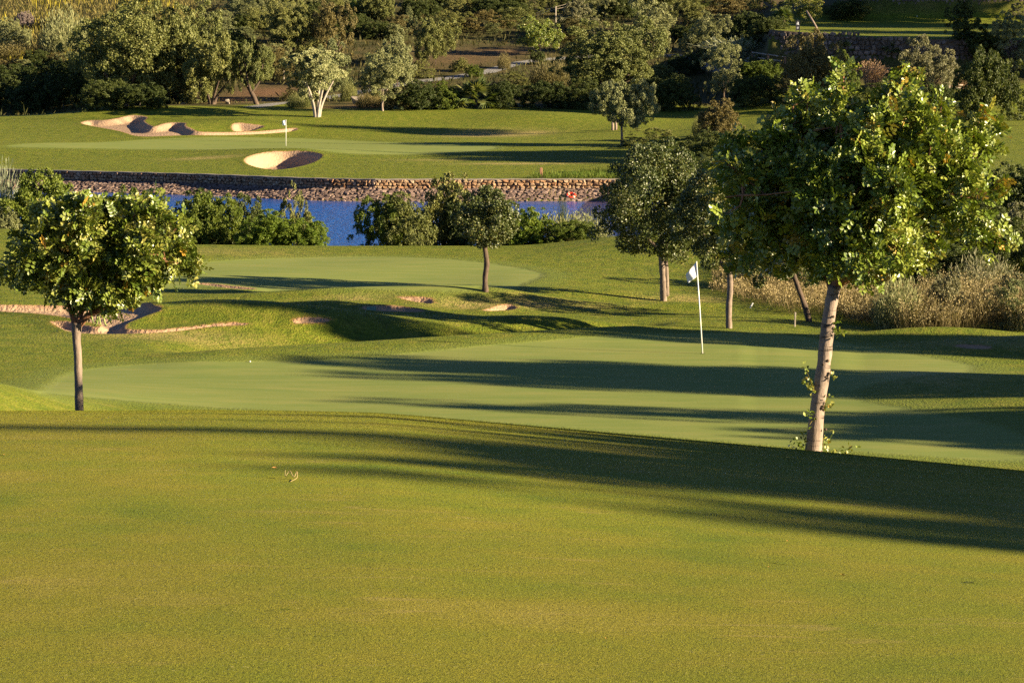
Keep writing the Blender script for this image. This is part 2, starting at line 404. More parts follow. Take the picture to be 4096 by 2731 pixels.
def bark_material(name, c1_, c2_, ring=0.0):
    m, nt, out = new_mat(name); g = NG(nt)
    P = g.objc()
    n1 = g.noise(g.scale(P, (1, 1, .35)), 18, 4, .65)
    n2 = g.noise(P, 5, 3)
    col = g.ramp(g.math('ADD', g.math('MULTIPLY', n1, .6), g.math('MULTIPLY', n2, .4)), [(.35, c1_), (.62, c2_)])
    if ring:
        r = g.noise(g.scale(P, (1.2, 1.2, 9)), 2.2, 3, .6)
        col = g.mix(g.math('MULTIPLY', g.rng(r, .56, .66), ring), col, tuple(.28 * q for q in c1_))
    nt.links.new(g.bsdf(col, .85, g.bump(n1, .6, .02), .2), out.inputs[0])
    return m

def plain_material(name, col, rough=.6, spec=.3, var=.12, scale=20, bump=.0):
    m, nt, out = new_mat(name); g = NG(nt)
    n = g.noise(g.objc(), scale, 3)
    a = tuple(max(0, q * (1 - var)) for q in col); b = tuple(min(1, q * (1 + var)) for q in col)
    nt.links.new(g.bsdf(g.mix(n, a, b), rough, g.bump(n, bump, .02) if bump else None, spec), out.inputs[0])
    return m

def stone_material(name, stops):
    m, nt, out = new_mat(name); g = NG(nt)
    r = g.math('FRACT', g.math('ADD', g.rnd(), g.attr("tint")))
    col = g.ramp(r, stops)
    n = g.noise(g.pos(), 14, 4, .65)
    col = g.mix(1.0, col, g.ramp(n, [(.3, (.6, .6, .6)), (.7, (1.3, 1.3, 1.3))]), 'MULTIPLY')
    nt.links.new(g.bsdf(col, .9, g.bump(n, .6, .05), .2), out.inputs[0])
    return m

def water_material():
    m, nt, out = new_mat("pond_water"); g = NG(nt)
    P = g.scale(g.pos(), (1, .55, 1))
    h = g.math('ADD', g.math('MULTIPLY', g.noise(P, 2.6, 4, .65), .7), g.math('MULTIPLY', g.noise(P, .9, 2), .3))
    sep = g.n("ShaderNodeSeparateXYZ"); g.put(sep.inputs[0], g.pos())
    near_bank = g.rng(sep.outputs[1], 162.5, 166.5, 1.0, .14)
    nt.links.new(g.bsdf((.002, .052, .255), .20, g.bump(h, g.math('MULTIPLY', near_bank, 1.0), .6), .30, IOR=1.33), out.inputs[0])  # blue of the reflected sky partly put into the base colour
    return m

M = {}
M["turf"] = turf_material()
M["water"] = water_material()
G3 = lambda *a: list(a)
M["carob"] = leaf_material("carob_leaf", [(0, (.052, .090, .010)), (.40, (.102, .142, .016)), (.72, (.150, .188, .026)), (.90, (.21, .225, .050)), (.965, (.34, .20, .03)), (1, (.052, .090, .010))], .14, .36, .5)
M["carob_yellow"] = leaf_material("carob_leaf_yellow", [(0, (.060, .094, .011)), (.40, (.122, .152, .021)), (.75, (.20, .21, .040)), (.9, (.30, .27, .075)), (.965, (.36, .19, .03)), (1, (.060, .094, .011))], .14, .38, .45)
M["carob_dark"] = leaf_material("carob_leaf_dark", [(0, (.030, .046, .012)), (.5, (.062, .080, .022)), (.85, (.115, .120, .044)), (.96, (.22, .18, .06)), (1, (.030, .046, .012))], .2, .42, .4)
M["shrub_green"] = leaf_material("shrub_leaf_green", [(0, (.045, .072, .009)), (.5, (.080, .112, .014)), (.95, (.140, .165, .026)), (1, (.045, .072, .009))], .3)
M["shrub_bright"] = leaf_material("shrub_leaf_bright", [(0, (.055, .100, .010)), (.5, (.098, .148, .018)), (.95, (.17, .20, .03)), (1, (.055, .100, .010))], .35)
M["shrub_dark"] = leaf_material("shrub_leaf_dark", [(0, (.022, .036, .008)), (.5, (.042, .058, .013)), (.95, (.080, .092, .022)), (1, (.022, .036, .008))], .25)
M["olive"] = leaf_material("olive_leaf", [(0, (.085, .100, .038)), (.5, (.150, .162, .070)), (.95, (.235, .235, .118)), (1, (.085, .100, .038))], .15)
M["oak"] = leaf_material("oak_leaf", [(0, (.068, .082, .020)), (.5, (.122, .130, .036)), (.95, (.195, .190, .066)), (1, (.068, .082, .020))], .15)
M["grey"] = leaf_material("grey_leaf", [(0, (.085, .090, .050)), (.5, (.140, .138, .078)), (.95, (.22, .20, .125)), (1, (.085, .090, .050))], .2)
M["brown"] = leaf_material("brown_leaf", [(0, (.062, .054, .017)), (.5, (.108, .090, .031)), (.95, (.175, .140, .058)), (1, (.062, .054, .017))], .15)
M["silver"] = leaf_material("silver_leaf", [(0, (.14, .16, .11)), (.5, (.21, .23, .16)), (.95, (.30, .31, .23)), (1, (.14, .16, .11))], .3)
M["lilac"] = leaf_material("lilac_leaf", [(0, (.12, .095, .10)), (.5, (.19, .15, .16)), (.95, (.26, .21, .21)), (1, (.12, .095, .10))], .2)
M["straw"] = leaf_material("straw", [(0, (.062, .045, .021)), (.5, (.140, .106, .052)), (.95, (.32, .26, .15)), (1, (.062, .045, .021))], .2, .7, .15)
M["pink_plume"] = leaf_material("pink_plume", [(0, (.22, .14, .09)), (.5, (.33, .22, .16)), (.95, (.46, .33, .25)), (1, (.22, .14, .09))], .3, .7, .1)
M["yellow"] = leaf_material("yellow_flower", [(0, (.20, .17, .02)), (.6, (.33, .27, .03)), (1, (.42, .33, .06))], .3, .7, .1)
M["palm"] = leaf_material("palm_leaf", [(0, (.040, .062, .018)), (.5, (.085, .110, .034)), (.95, (.17, .17, .065)), (1, (.040, .062, .018))], .25)
M["grass"] = leaf_material("grass_blade", [(0, (.035, .070, .010)), (.5, (.080, .120, .020)), (.95, (.17, .18, .045)), (1, (.035, .070, .010))], .3, .7, .1)
M["meadow"] = leaf_material("meadow_straw", [(0, (.10, .085, .030)), (.5, (.20, .165, .058)), (.95, (.34, .27, .10)), (1, (.10, .085, .030))], .3, .7, .1)
M["turf_blade"] = leaf_material("turf_blade", [(0, (.070, .098, .009)), (.4, (.108, .116, .012)), (.7, (.140, .126, .018)), (.93, (.20, .165, .045)), (1, (.070, .098, .009))], .2, .8, .1)
M["scrub"] = leaf_material("scrub", [(0, (.020, .027, .008)), (.4, (.040, .043, .014)), (.75, (.070, .060, .024)), (.95, (.12, .095, .045)), (1, (.020, .027, .008))], .2, .7, .1)
M["bark_pale"] = bark_material("bark_pale", (.140, .104, .086), (.235, .180, .155), .9)
M["bark_grey"] = bark_material("bark_grey", (.10, .074, .060), (.19, .145, .120), .35)
M["bark_dark"] = bark_material("bark_dark", (.040, .028, .022), (.095, .066, .050), .3)
M["bark_white"] = bark_material("bark_white", (.20, .165, .14), (.32, .275, .24))
M["bark_red"] = bark_material("bark_red", (.12, .055, .030), (.24, .12, .07))
M["pod"] = plain_material("carob_pod", (.16, .20, .05), .5)
M["white"] = plain_material("white_cloth", (.55, .55, .62), .75, .2, .03)
M["pole"] = plain_material("pole_paint", (.60, .58, .55), .35, .5, .03)
M["black"] = plain_material("black_hole", (.012, .012, .012), .8)
M["wood"] = plain_material("weathered_wood", (.24, .125, .075), .85, .2, .3, 12, .4)
M["wood_dark"] = plain_material("dark_stake", (.060, .052, .044), .85, .2, .2)
M["wood_grey"] = plain_material("grey_post", (.30, .25, .21), .85, .2, .2)
M["orange"] = plain_material("ring_orange", (.48, .04, .015), .5, .4, .08)
M["ringwhite"] = plain_material("ring_band_white", (.72, .60, .55), .6)
M["mint"] = plain_material("mint_panel", (.14, .23, .185), .5, .3, .05)
M["signblack"] = plain_material("sign_board", (.020, .019, .024), .5, .3)
M["signwhite"] = plain_material("sign_marks", (.62, .62, .66), .6)
M["turq"] = plain_material("turquoise_pipe", (.22, .50, .46), .4)
M["rock"] = plain_material("pale_rock", (.22, .185, .16), .9, .2, .3, 6, .5)
M["deadleaf"] = plain_material("dead_leaf", (.42, .20, .06), .7, .2, .25)
M["twig"] = plain_material("dry_twig", (.24, .18, .085), .8)
M["ball"] = plain_material("golf_ball", (.5, .5, .46), .3, .5, .02)
M["mortar"] = plain_material("wall_core", (.10, .075, .055), .95, .1, .3, 4, .3)
M["wall_stone"] = stone_material("wall_stone", [(0, (.22, .122, .066)), (.25, (.29, .175, .105)), (.5, (.34, .235, .150)), (.72, (.26, .130, .068)), (.9, (.38, .29, .21)), (1, (.22, .122, .066))])
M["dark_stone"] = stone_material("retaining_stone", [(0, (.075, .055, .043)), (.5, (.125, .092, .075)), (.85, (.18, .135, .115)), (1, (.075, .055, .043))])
M["bank_stone"] = stone_material("bank_stone", [(0, (.100, .066, .058)), (.3, (.150, .102, .090)), (.6, (.120, .080, .066)), (.85, (.19, .135, .122)), (1, (.100, .066, .058))])

# ------------------------------------------------------------------ object helpers
def tag(o, label=None, cat=None, group=None, kind=None):
    if label: o["label"] = label
    if cat: o["category"] = cat
    if group: o["group"] = group
    if kind: o["kind"] = kind
    return o

def link(name, me, mat=None, parent=None, loc=None, slot_mat=None):
    o = bpy.data.objects.new(name, me)
    COL.objects.link(o)
    if mat is not None and not me.materials: me.materials.append(mat)
    if slot_mat is not None:
        o.material_slots[0].link = 'OBJECT'; o.material_slots[0].material = slot_mat
    if parent is not None: o.parent = parent
    if loc is not None: o.location = loc
    return o

def empty(name, loc, label, cat, group=None):
    o = bpy.data.objects.new(name, None)
    COL.objects.link(o); o.location = loc
    o.empty_display_size = .1
    return tag(o, label, cat, group)

def np_mesh(name, V, faces_flat, sizes, tint=None, smooth=False):
    me = bpy.data.meshes.new(name)
    V = np.ascontiguousarray(V, np.float32).reshape(-1, 3)
    me.vertices.add(len(V)); me.vertices.foreach_set("co", V.ravel())
    faces_flat = np.ascontiguousarray(faces_flat, np.int32).ravel()
    sizes = np.ascontiguousarray(sizes, np.int32)
    me.loops.add(len(faces_flat)); me.loops.foreach_set("vertex_index", faces_flat)
    me.polygons.add(len(sizes))
    st = np.zeros(len(sizes), np.int32); st[1:] = np.cumsum(sizes)[:-1]
    me.polygons.foreach_set("loop_start", st)
    try: me.polygons.foreach_set("loop_total", sizes)
    except Exception: pass
    me.polygons.foreach_set("use_smooth", np.full(len(sizes), smooth))
    me.update(calc_edges=True)
    if tint is not None:
        a = me.attributes.new("tint", 'FLOAT', 'POINT'); a.data.foreach_set("value", np.ascontiguousarray(tint, np.float32))
    return me

class MB:
    """collects small solid shapes into one mesh"""
    def __init__(s): s.v = []; s.f = []
    def add(s, vs, fs):
        o = len(s.v); s.v += [tuple(q) for q in vs]; s.f += [tuple(i + o for i in f) for f in fs]
    def box(s, c, size, rot=None):
        x, y, z = (q / 2 for q in size)
        P = [Vector((i * x, j * y, k * z)) for i in (-1, 1) for j in (-1, 1) for k in (-1, 1)]
        if rot is not None: P = [rot @ q for q in P]
        s.add([q + Vector(c) for q in P], [(0, 1, 3, 2), (4, 6, 7, 5), (0, 4, 5, 1), (2, 3, 7, 6), (0, 2, 6, 4), (1, 5, 7, 3)])
    def tube(s, pts, rad, sides=8, cap=True, jit=0.0, rng=None):
        pts = [Vector(p) for p in pts]; n = len(pts)
        rings = []
        prev = None
        for i, p in enumerate(pts):
            t = (pts[min(i + 1, n - 1)] - pts[max(i - 1, 0)]).normalized()
            ref = prev if prev is not None else (Vector((1, 0, 0)) if abs(t.x) < .9 else Vector((0, 1, 0)))
            a = (ref - t * ref.dot(t)).normalized(); b = t.cross(a); prev = a
            r = rad[i] if hasattr(rad, "__len__") else rad
            rings.append([p + (a * math.cos(q) + b * math.sin(q)) * r * (1 + (rng.uniform(-jit, jit) if jit else 0)) for q in [2 * math.pi * k / sides for k in range(sides)]])
        o = len(s.v)
        for R in rings: s.v += [tuple(q) for q in R]
        for i in range(n - 1):
            for k in range(sides):
                a0 = o + i * sides + k; a1 = o + i * sides + (k + 1) % sides
                s.f.append((a0, a1, a1 + sides, a0 + sides))
        if cap:
            s.f.append(tuple(o + k for k in reversed(range(sides)))); s.f.append(tuple(o + (n - 1) * sides + k for k in range(sides)))
    def mesh(s, name, smooth=False):
        me = bpy.data.meshes.new(name); me.from_pydata(s.v, [], s.f)
        if smooth: me.polygons.foreach_set("use_smooth", [True] * len(me.polygons))
        me.update()
        return me
    def build(s, name, mat, parent=None, smooth=False, loc=None):
        return link(name, s.mesh(name, smooth), mat, parent, loc)

def spline(pts, rad, n=4):
    """denser Catmull-Rom points for a limb"""
    P = [Vector(p) for p in pts]; out = []; ro = []
    for i in range(len(P) - 1):
        p0 = P[max(i - 1, 0)]; p1 = P[i]; p2 = P[i + 1]; p3 = P[min(i + 2, len(P) - 1)]
        for k in range(n):
            t = k / n
            out.append(.5 * ((2 * p1) + (p2 - p0) * t + (2 * p0 - 5 * p1 + 4 * p2 - p3) * t * t + (3 * p1 - p0 - 3 * p2 + p3) * t ** 3))
            ro.append(rad[i] * (1 - t) + rad[i + 1] * t)
    out.append(P[-1]); ro.append(rad[-1])
    return out, ro

# ------------------------------------------------------------------ the ground
def seg(a, b, n): return np.linspace(a, b, n, endpoint=False)
ROWS = np.concatenate([seg(-70, -10, 10), seg(-10, 4, 12), np.geomspace(4, 9, 14, endpoint=False), seg(9, 28.5, 120), seg(28.5, 46, 46), seg(46, 62, 90), seg(62, 84, 190), seg(84, 100, 80),
                       seg(100, 112, 24), seg(112, 164, 20), seg(164, 177, 40), seg(177, 208, 80), seg(208, 254, 180), seg(254, 320, 90), seg(320, 360, 24), np.geomspace(360, 720, 16)])
inner = np.linspace(-.215, .215, 440)
outer = .215 + np.geomspace(.004, 2.6, 34)
US = np.concatenate([-outer[::-1], inner, outer])
GY, GU = np.meshgrid(ROWS, US, indexing='ij')
GX = GU * np.sqrt(np.maximum(GY, 0) ** 2 + 9.0 ** 2)
shp = GX.shape
fx, fy = GX.ravel(), GY.ravel()
GZ = z_base(fx, fy)
sand_sdf = np.full(fx.shape, 3.0)
bun_id = np.full(fx.shape, -1)
for i, (P, b) in enumerate(zip(BPOLY, BUNKERS)):
    sd = sdf_poly(P, fx, fy)
    GZ = GZ - bunker_depth(sd, b[1], b[2]) + .05 * np.exp(-(sd / .35) ** 2) * (sd < 2.9)
    bun_id = np.where(sd < 0, i, bun_id)
    sand_sdf = np.minimum(sand_sdf, sd)
green_sdf = np.full(fx.shape, 3.0); green_id = np.full(fx.shape, -1)
for i, P in enumerate(GPOLY):
    sd = sdf_poly(P, fx, fy)
    green_id = np.where(sd < 0, i, green_id)
    green_sdf = np.minimum(green_sdf, sd)
m_hill = (fy > 240)
path_sdf = np.full(fx.shape, 6.0)
path_sdf[m_hill] = sdf_line(PATH, fx[m_hill], fy[m_hill]) - .95
px_all = CX + F * fx / np.maximum(fy, 8)
fore = 1 - sstep(36, 45, fy)
ymound = np.exp(-0.5 * (((fx + 10.4) / 2.6) ** 2 + ((fy - 42.5) / 6) ** 2))
rough = np.where(fy < 60, 0.15, .45) * (1 - fore) + .45 * sstep(165, 172, fy) * (1 - sstep(203, 207, fy)) * 1.0
rough = np.clip(rough + .25 * sstep(66, 70, fy) * (1 - sstep(100, 103, fy)), 0, 1)
# mown apron round the near green and the middle green
rough *= 1 - .6 * np.exp(-np.maximum(green_sdf, 0) / .8)
hillw = sstep(250, 256, fy + 3.5 * np.sin(fx * .35))
terr = (px_all > 3068) * sstep(261.8, 262.6, fy) * (1 - sstep(310.8, 311.6, fy))
rightlawn = sstep(2950, 3300, px_all) * (1 - sstep(243, 248, fy))
hillw = np.clip(hillw - terr, 0, 1)
dirt = np.zeros(fx.shape)
def dirt_blob(px, py, rx, ry, amp=1.0):
    global dirt
    g = ground(px, py)
    q = ((fx - g.x) / rx) ** 2 + ((fy - g.y) / ry) ** 2
    dirt = np.maximum(dirt, amp * np.exp(-q * .9))
dirt_blob(1060, 372, 3.6, 5); dirt_blob(930, 400, 4.5, 4, .9); dirt_blob(1480, 425, 2.2, 2.2, .9); dirt_blob(1300, 430, 2.5, 1.6, .8); dirt_blob(1240, 432, 1.3, 1.3, .8)
dirt_blob(1850, 230, 5.5, 8, .5); dirt_blob(1990, 208, 4, 3.5, .7); dirt_blob(2950, 60, 5, 5, 1); dirt_blob(3850, 335, 2.2, 2, .8)  # first blobs weakened: their shade is put into the dirt colour
dry = np.zeros(fx.shape)
for px, py, rx, ry, a in [(1960, 540, 4.2, 3.2, 1.0), (2120, 533, 2.2, 1.6, .9), (2080, 655, 4.5, 1.0, .9), (1780, 640, 4, 1.2, .45), (820, 632, 2.6, 1.4, .8), (950, 408, 4, 2, .35), (1900, 1222, 1.4, .7, .8),
                          (2120, 1215, 1.0, .8, .7), (700, 1345, 2.2, .9, .55), (1420, 1195, 1.2, .5, .5), (3700, 1500, 1.2, 2.2, .5), (3950, 1360, 2, 1, .5), (2750, 1195, 1.4, 1.0, .6), (850, 1005, 3.5, 2, .3), (2300, 1215, 1.5, .7, .4)]:
    g = ground(px, py)
    dry = np.maximum(dry, a * np.exp(-(((fx - g.x) / rx) ** 2 + ((fy - g.y) / ry) ** 2)))
fore = np.clip(fore - .9 * np.clip(ymound * 1.4, 0, 1) * sstep(31, 35, fy), 0, 1)
GZ = GZ.reshape(shp)
# smooth normals of the whole sheet, so that the pieces meet without seams
dU = np.stack([np.gradient(GX, axis=1), np.gradient(GY, axis=1), np.gradient(GZ, axis=1)], -1)
dV = np.stack([np.gradient(GX, axis=0), np.gradient(GY, axis=0), np.gradient(GZ, axis=0)], -1)
NRM = np.cross(dU, dV); NRM /= np.linalg.norm(NRM, axis=-1, keepdims=True) + 1e-12
nr, nc = shp
ii = (np.arange(nr - 1)[:, None] * nc + np.arange(nc - 1)[None, :]).ravel()
quads = np.stack([ii, ii + 1, ii + nc + 1, ii + nc], 1)
fb = np.max(bun_id[quads], 1); fg = np.max(green_id[quads], 1)
fyc = fy[quads].mean(1); fxc = fx[quads].mean(1); fp = path_sdf[quads].mean(1); ft = terr[quads].mean(1)
lab = np.where(fyc < 44, 0, np.where(fyc < 103, 1, np.where(fyc < 169.5, 2, np.where(fyc < 252, 3, 4))))
lab = np.where((lab == 4) & (ft > .5), 5, lab)
lab = np.where((lab == 4) & (fp < 0), 6, lab)
lab = np.where(fg >= 0, 10 + fg, lab)
lab = np.where(fb >= 0, 20 + fb, lab)
PIECES = {0: ("fairway", "close mown tan and green fairway slope in front"), 1: ("rough", "undulating mown rough grass between the near green and the pond"), 2: ("pond_bank", None), 3: ("far_fairway", "grass slope around the far putting green above the stone wall"),
          4: ("hillside", "scrubby hillside rising behind the far green"), 5: ("tee_terrace", "flat lawn held up by the stone retaining wall"), 6: ("footpath", "pale narrow path climbing through the scrub"),
          10: ("putting_green", "smooth near putting green crossed by long shadows"), 11: ("putting_green", "pale middle green in front of the pond"), 12: ("putting_green", "far putting green beyond the stone wall with a white flag"),
          20: ("sand_bunker", "large two lobed sand bunker behind the small tree's trunk"), 21: ("sand_bunker", "small shaded bunker under the long grass mound"), 22: ("sand_bunker", "narrow bunker behind the mint green panel"), 23: ("sand_bunker", "shaded bunker by the dark trunked middle tree, furthest up its mound"),
          24: ("sand_bunker", "small half shaded bunker below the dark trunked middle tree"), 25: ("sand_bunker", "thin sand strip at the edge of the middle green"), 26: ("sand_bunker", "tiny shaded bunker below the tall dry grass"),
          27: ("sand_bunker", "oval bunker in the grass face above the pond wall"), 28: ("sand_bunker", "long winding bunker behind the far green"), 29: ("sand_bunker", "small bright round bunker just left of the far flag")}
V3 = np.stack([fx, fy, GZ.ravel()], 1)
N3 = NRM.reshape(-1, 3)
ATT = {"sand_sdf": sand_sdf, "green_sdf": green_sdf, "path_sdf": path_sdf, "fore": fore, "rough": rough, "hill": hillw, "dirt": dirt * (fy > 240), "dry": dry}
for k, (nm, lb) in PIECES.items():
    q = quads[lab == k]
    if len(q) == 0: continue
    used, inv = np.unique(q.ravel(), return_inverse=True)
    me = np_mesh(nm, V3[used], inv, np.full(len(q), 4), None, True)
    for an, av in ATT.items():
        a = me.attributes.new(an, 'FLOAT', 'POINT'); a.data.foreach_set("value", np.ascontiguousarray(av[used], np.float32))
    me.normals_split_custom_set_from_vertices(N3[used].tolist())
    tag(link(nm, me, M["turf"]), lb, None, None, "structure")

# the pond
mb = MB()
nx_, ny_ = 24, 12
for j in range(ny_ + 1):
    for i in range(nx_ + 1):
        Y = 104 + (214 - 104) * j / ny_
        mb.v.append((-75 + 100 * i / nx_, Y, -9.0))
for j in range(ny_):
    for i in range(nx_):
        a = j * (nx_ + 1) + i
        mb.f.append((a, a + 1, a + nx_ + 2, a + nx_ + 1))
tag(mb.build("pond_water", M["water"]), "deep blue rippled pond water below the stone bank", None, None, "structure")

# ------------------------------------------------------------------ stones
RNG = random.Random(7)
def rock_mesh(name, seed, mat, flat=.9):
    r = random.Random(seed)
    bm = bmesh.new()
    for i in range(13):
        v = Vector((r.gauss(0, 1), r.gauss(0, 1), r.gauss(0, 1))).normalized()
        v = Vector([math.copysign(abs(q) ** .55, q) for q in v]) * .56 * r.uniform(.86, 1.02)
        bm.verts.new(v)
    bmesh.ops.convex_hull(bm, input=bm.verts)
    for v in [v for v in bm.verts if not v.link_faces]: bm.verts.remove(v)
    me = bpy.data.meshes.new(name); bm.to_mesh(me); bm.free()
    a = me.attributes.new("tint", 'FLOAT', 'POINT'); a.data.foreach_set("value", [r.random()] * len(me.vertices))
    me.materials.append(mat)
    return me

def merge_rocks(name, meshes, mats, mat):
    """many stones past the first 300 as one mesh"""
    V, Fl, Sz, T = [], [], [], []; o = 0
    cache = {}
    for me in set(meshes):
        v = np.array([q.co[:] for q in me.vertices]); f = [list(p.vertices) for p in me.polygons]
        cache[me] = (v, f)
    rr = random.Random(3)
    for me, mt in zip(meshes, mats):
        v, f = cache[me]; A = np.array(mt)
        V.append(v @ A[:3, :3].T + A[:3, 3]); T.append(np.full(len(v), rr.random()))
        for p in f: Fl += [q + o for q in p]; Sz.append(len(p))
        o += len(v)
    me = np_mesh(name, np.concatenate(V), Fl, Sz, np.concatenate(T))
    me.materials.append(mat)
    return me

def place_stones(parent, cells, protos, mat):
    """cells: (matrix, apparent size). the 300 largest become parts, the rest one joined part"""
    cells = sorted(cells, key=lambda c: -c[1])
    for mt, _ in cells[:300]:
        o = bpy.data.objects.new("stone", RNG.choice(protos)); COL.objects.link(o)
        o.parent = parent; o.matrix_basis = mt
    rest = cells[300:]
    if rest:
        me = merge_rocks("stones", [RNG.choice(protos) for _ in rest], [c[0] for c in rest], mat)
        o = bpy.data.objects.new("stones", me); COL.objects.link(o); o.parent = parent; o["kind"] = "stuff"

def shore_pt(px, off):
    """point on the far shore; off metres behind the water line"""
    u = (px - CX) / F
    ys = float(shore_y(u))
    # invert the warp used by the terrain
    return ys + off

wall_protos = [rock_mesh("wall_stone_shape", 100 + i, M["wall_stone"]) for i in range(7)]
bank_protos = [rock_mesh("bank_stone_shape", 200 + i, M["bank_stone"]) for i in range(7)]
dark_protos = [rock_mesh("retaining_stone_shape", 300 + i, M["dark_stone"]) for i in range(7)]

# low wall on the far shore
def wall_line(off, px0, px1, n):
    out = []
    for i in range(n):
        px = px0 + (px1 - px0) * i / (n - 1)
        Y = shore_pt(px, off); out.append(Vector(((px - CX) / F * Y, Y, 0)))
    return out
WL = wall_line(3.28, -900, 2840, 124)
bank_wall = empty("stone_wall", (0, 0, 0), "low honey coloured rubble stone wall along the far shore of the pond", "wall")
core = MB()
for i, p in enumerate(WL):
    t = (WL[min(i + 1, len(WL) - 1)] - WL[max(i - 1, 0)]).normalized(); nb = Vector((-t.y, t.x, 0))
    if nb.y < 0: nb = -nb
    for q, z in ((p + nb * .0, -8.7), (p + nb * .0, -7.76), (p + nb * .45, -7.76), (p + nb * .45, -8.7)):
        core.v.append((q.x, q.y, z))
for i in range(len(WL) - 1):
    for k in range(4):
        a = i * 4 + k; b = i * 4 + (k + 1) % 4
        core.f.append((a, b, b + 4, a + 4))
core.build("wall_core", M["mortar"], bank_wall)
cap = MB()
for i, p in enumerate(WL):
    t = (WL[min(i + 1, len(WL) - 1)] - WL[max(i - 1, 0)]).normalized(); nb = Vector((-t.y, t.x, 0))
    if nb.y < 0: nb = -nb
    zt = -7.70 + .012 * math.sin(i * 1.7)
    for q, z in ((p - nb * .10, zt - .06), (p - nb * .10, zt), (p + nb * .40, zt), (p + nb * .40, zt - .06)):
        cap.v.append((q.x, q.y, z))
cap.f = list(core.f)
cap.build("coping", M["rock"], bank_wall)
cells = []
cum = [0.0]
for a, b in zip(WL[:-1], WL[1:]): cum.append(cum[-1] + (b - a).length)
def along(L, line, cum):
    k = min(max(int(np.searchsorted(cum, L)) - 1, 0), len(line) - 2)
    f = (L - cum[k]) / (cum[k + 1] - cum[k]); p = line[k].lerp(line[k + 1], f)
    return p, (line[k + 1] - line[k]).normalized()
course_z = [-8.42, -8.22, -8.03, -7.86]
for ci, cz in enumerate(course_z[1:] if False else [-8.24, -8.04, -7.855]):
    L = RNG.uniform(0, .3)
    while L < cum[-1] - .3:
        wd = RNG.uniform(.20, .42); hh = RNG.uniform(.17, .24)
        p, t = along(L + wd / 2, WL, cum)
        px = CX + F * p.x / p.y
        mt = Matrix.Translation((p.x, p.y - .02, cz + RNG.uniform(-.025, .025))) @ Matrix.Rotation(math.atan2(t.y, t.x), 4, 'Z') @ Matrix.Rotation(RNG.uniform(-.12, .12), 4, 'Y') @ Matrix.Diagonal((wd * 1.0, .30 + RNG.uniform(-.06, .06), hh, 1)) @ Matrix.Rotation(RNG.choice([0, math.pi / 2, math.pi, -math.pi / 2]), 4, 'X')
        vis = wd * hh * (1 if -20 < px < 2420 else .01) * (1.3 if px > 1150 else 1)
        cells.append((mt, vis)); L += wd + .015
place_stones(bank_wall, cells, wall_protos, M["wall_stone"])

# stone pitched bank between the wall and the water
bank = tag(bpy.data.objects.new("stone_bank", None), "sloping bank of grey rough stones between wall and water", None, None, "structure")
COL.objects.link(bank)
BL = wall_line(0, -900, 2840, 124)
cumb = [0.0]
for a, b in zip(BL[:-1], BL[1:]): cumb.append(cumb[-1] + (b - a).length)
cells = []
off = -.25
while off < 3.15:
    dp = RNG.uniform(.28, .36)
    L = RNG.uniform(0, .3)
    while L < cumb[-1] - .3:
        wd = RNG.uniform(.22, .48)
        p, t = along(L + wd / 2, BL, cumb)
        nb = Vector((-t.y, t.x, 0)); nb = nb if nb.y > 0 else -nb
        q = p + Vector((0, off + dp / 2 + RNG.uniform(-.07, .07), 0))
        zz = -9.02 + .72 * max(q.y - shore_pt(CX + F * q.x / q.y, 0), -.3) / 3.4
        px = CX + F * q.x / q.y
        mt = Matrix.Translation((q.x, q.y, zz + RNG.uniform(-.03, .03))) @ Matrix.Rotation(math.atan2(t.y, t.x) + RNG.uniform(-.5, .5), 4, 'Z') @ Matrix.Rotation(.21 + RNG.uniform(-.12, .12), 4, 'X') @ Matrix.Rotation(RNG.uniform(-.1, .1), 4, 'Y') @ Matrix.Diagonal((wd, dp * 1.02, RNG.uniform(.13, .20), 1))
        cells.append((mt, wd * dp * (1 if -20 < px < 2380 else .01) * RNG.uniform(.8, 1.2))); L += wd + .02
    off += dp
place_stones(bank, cells, bank_protos, M["bank_stone"])

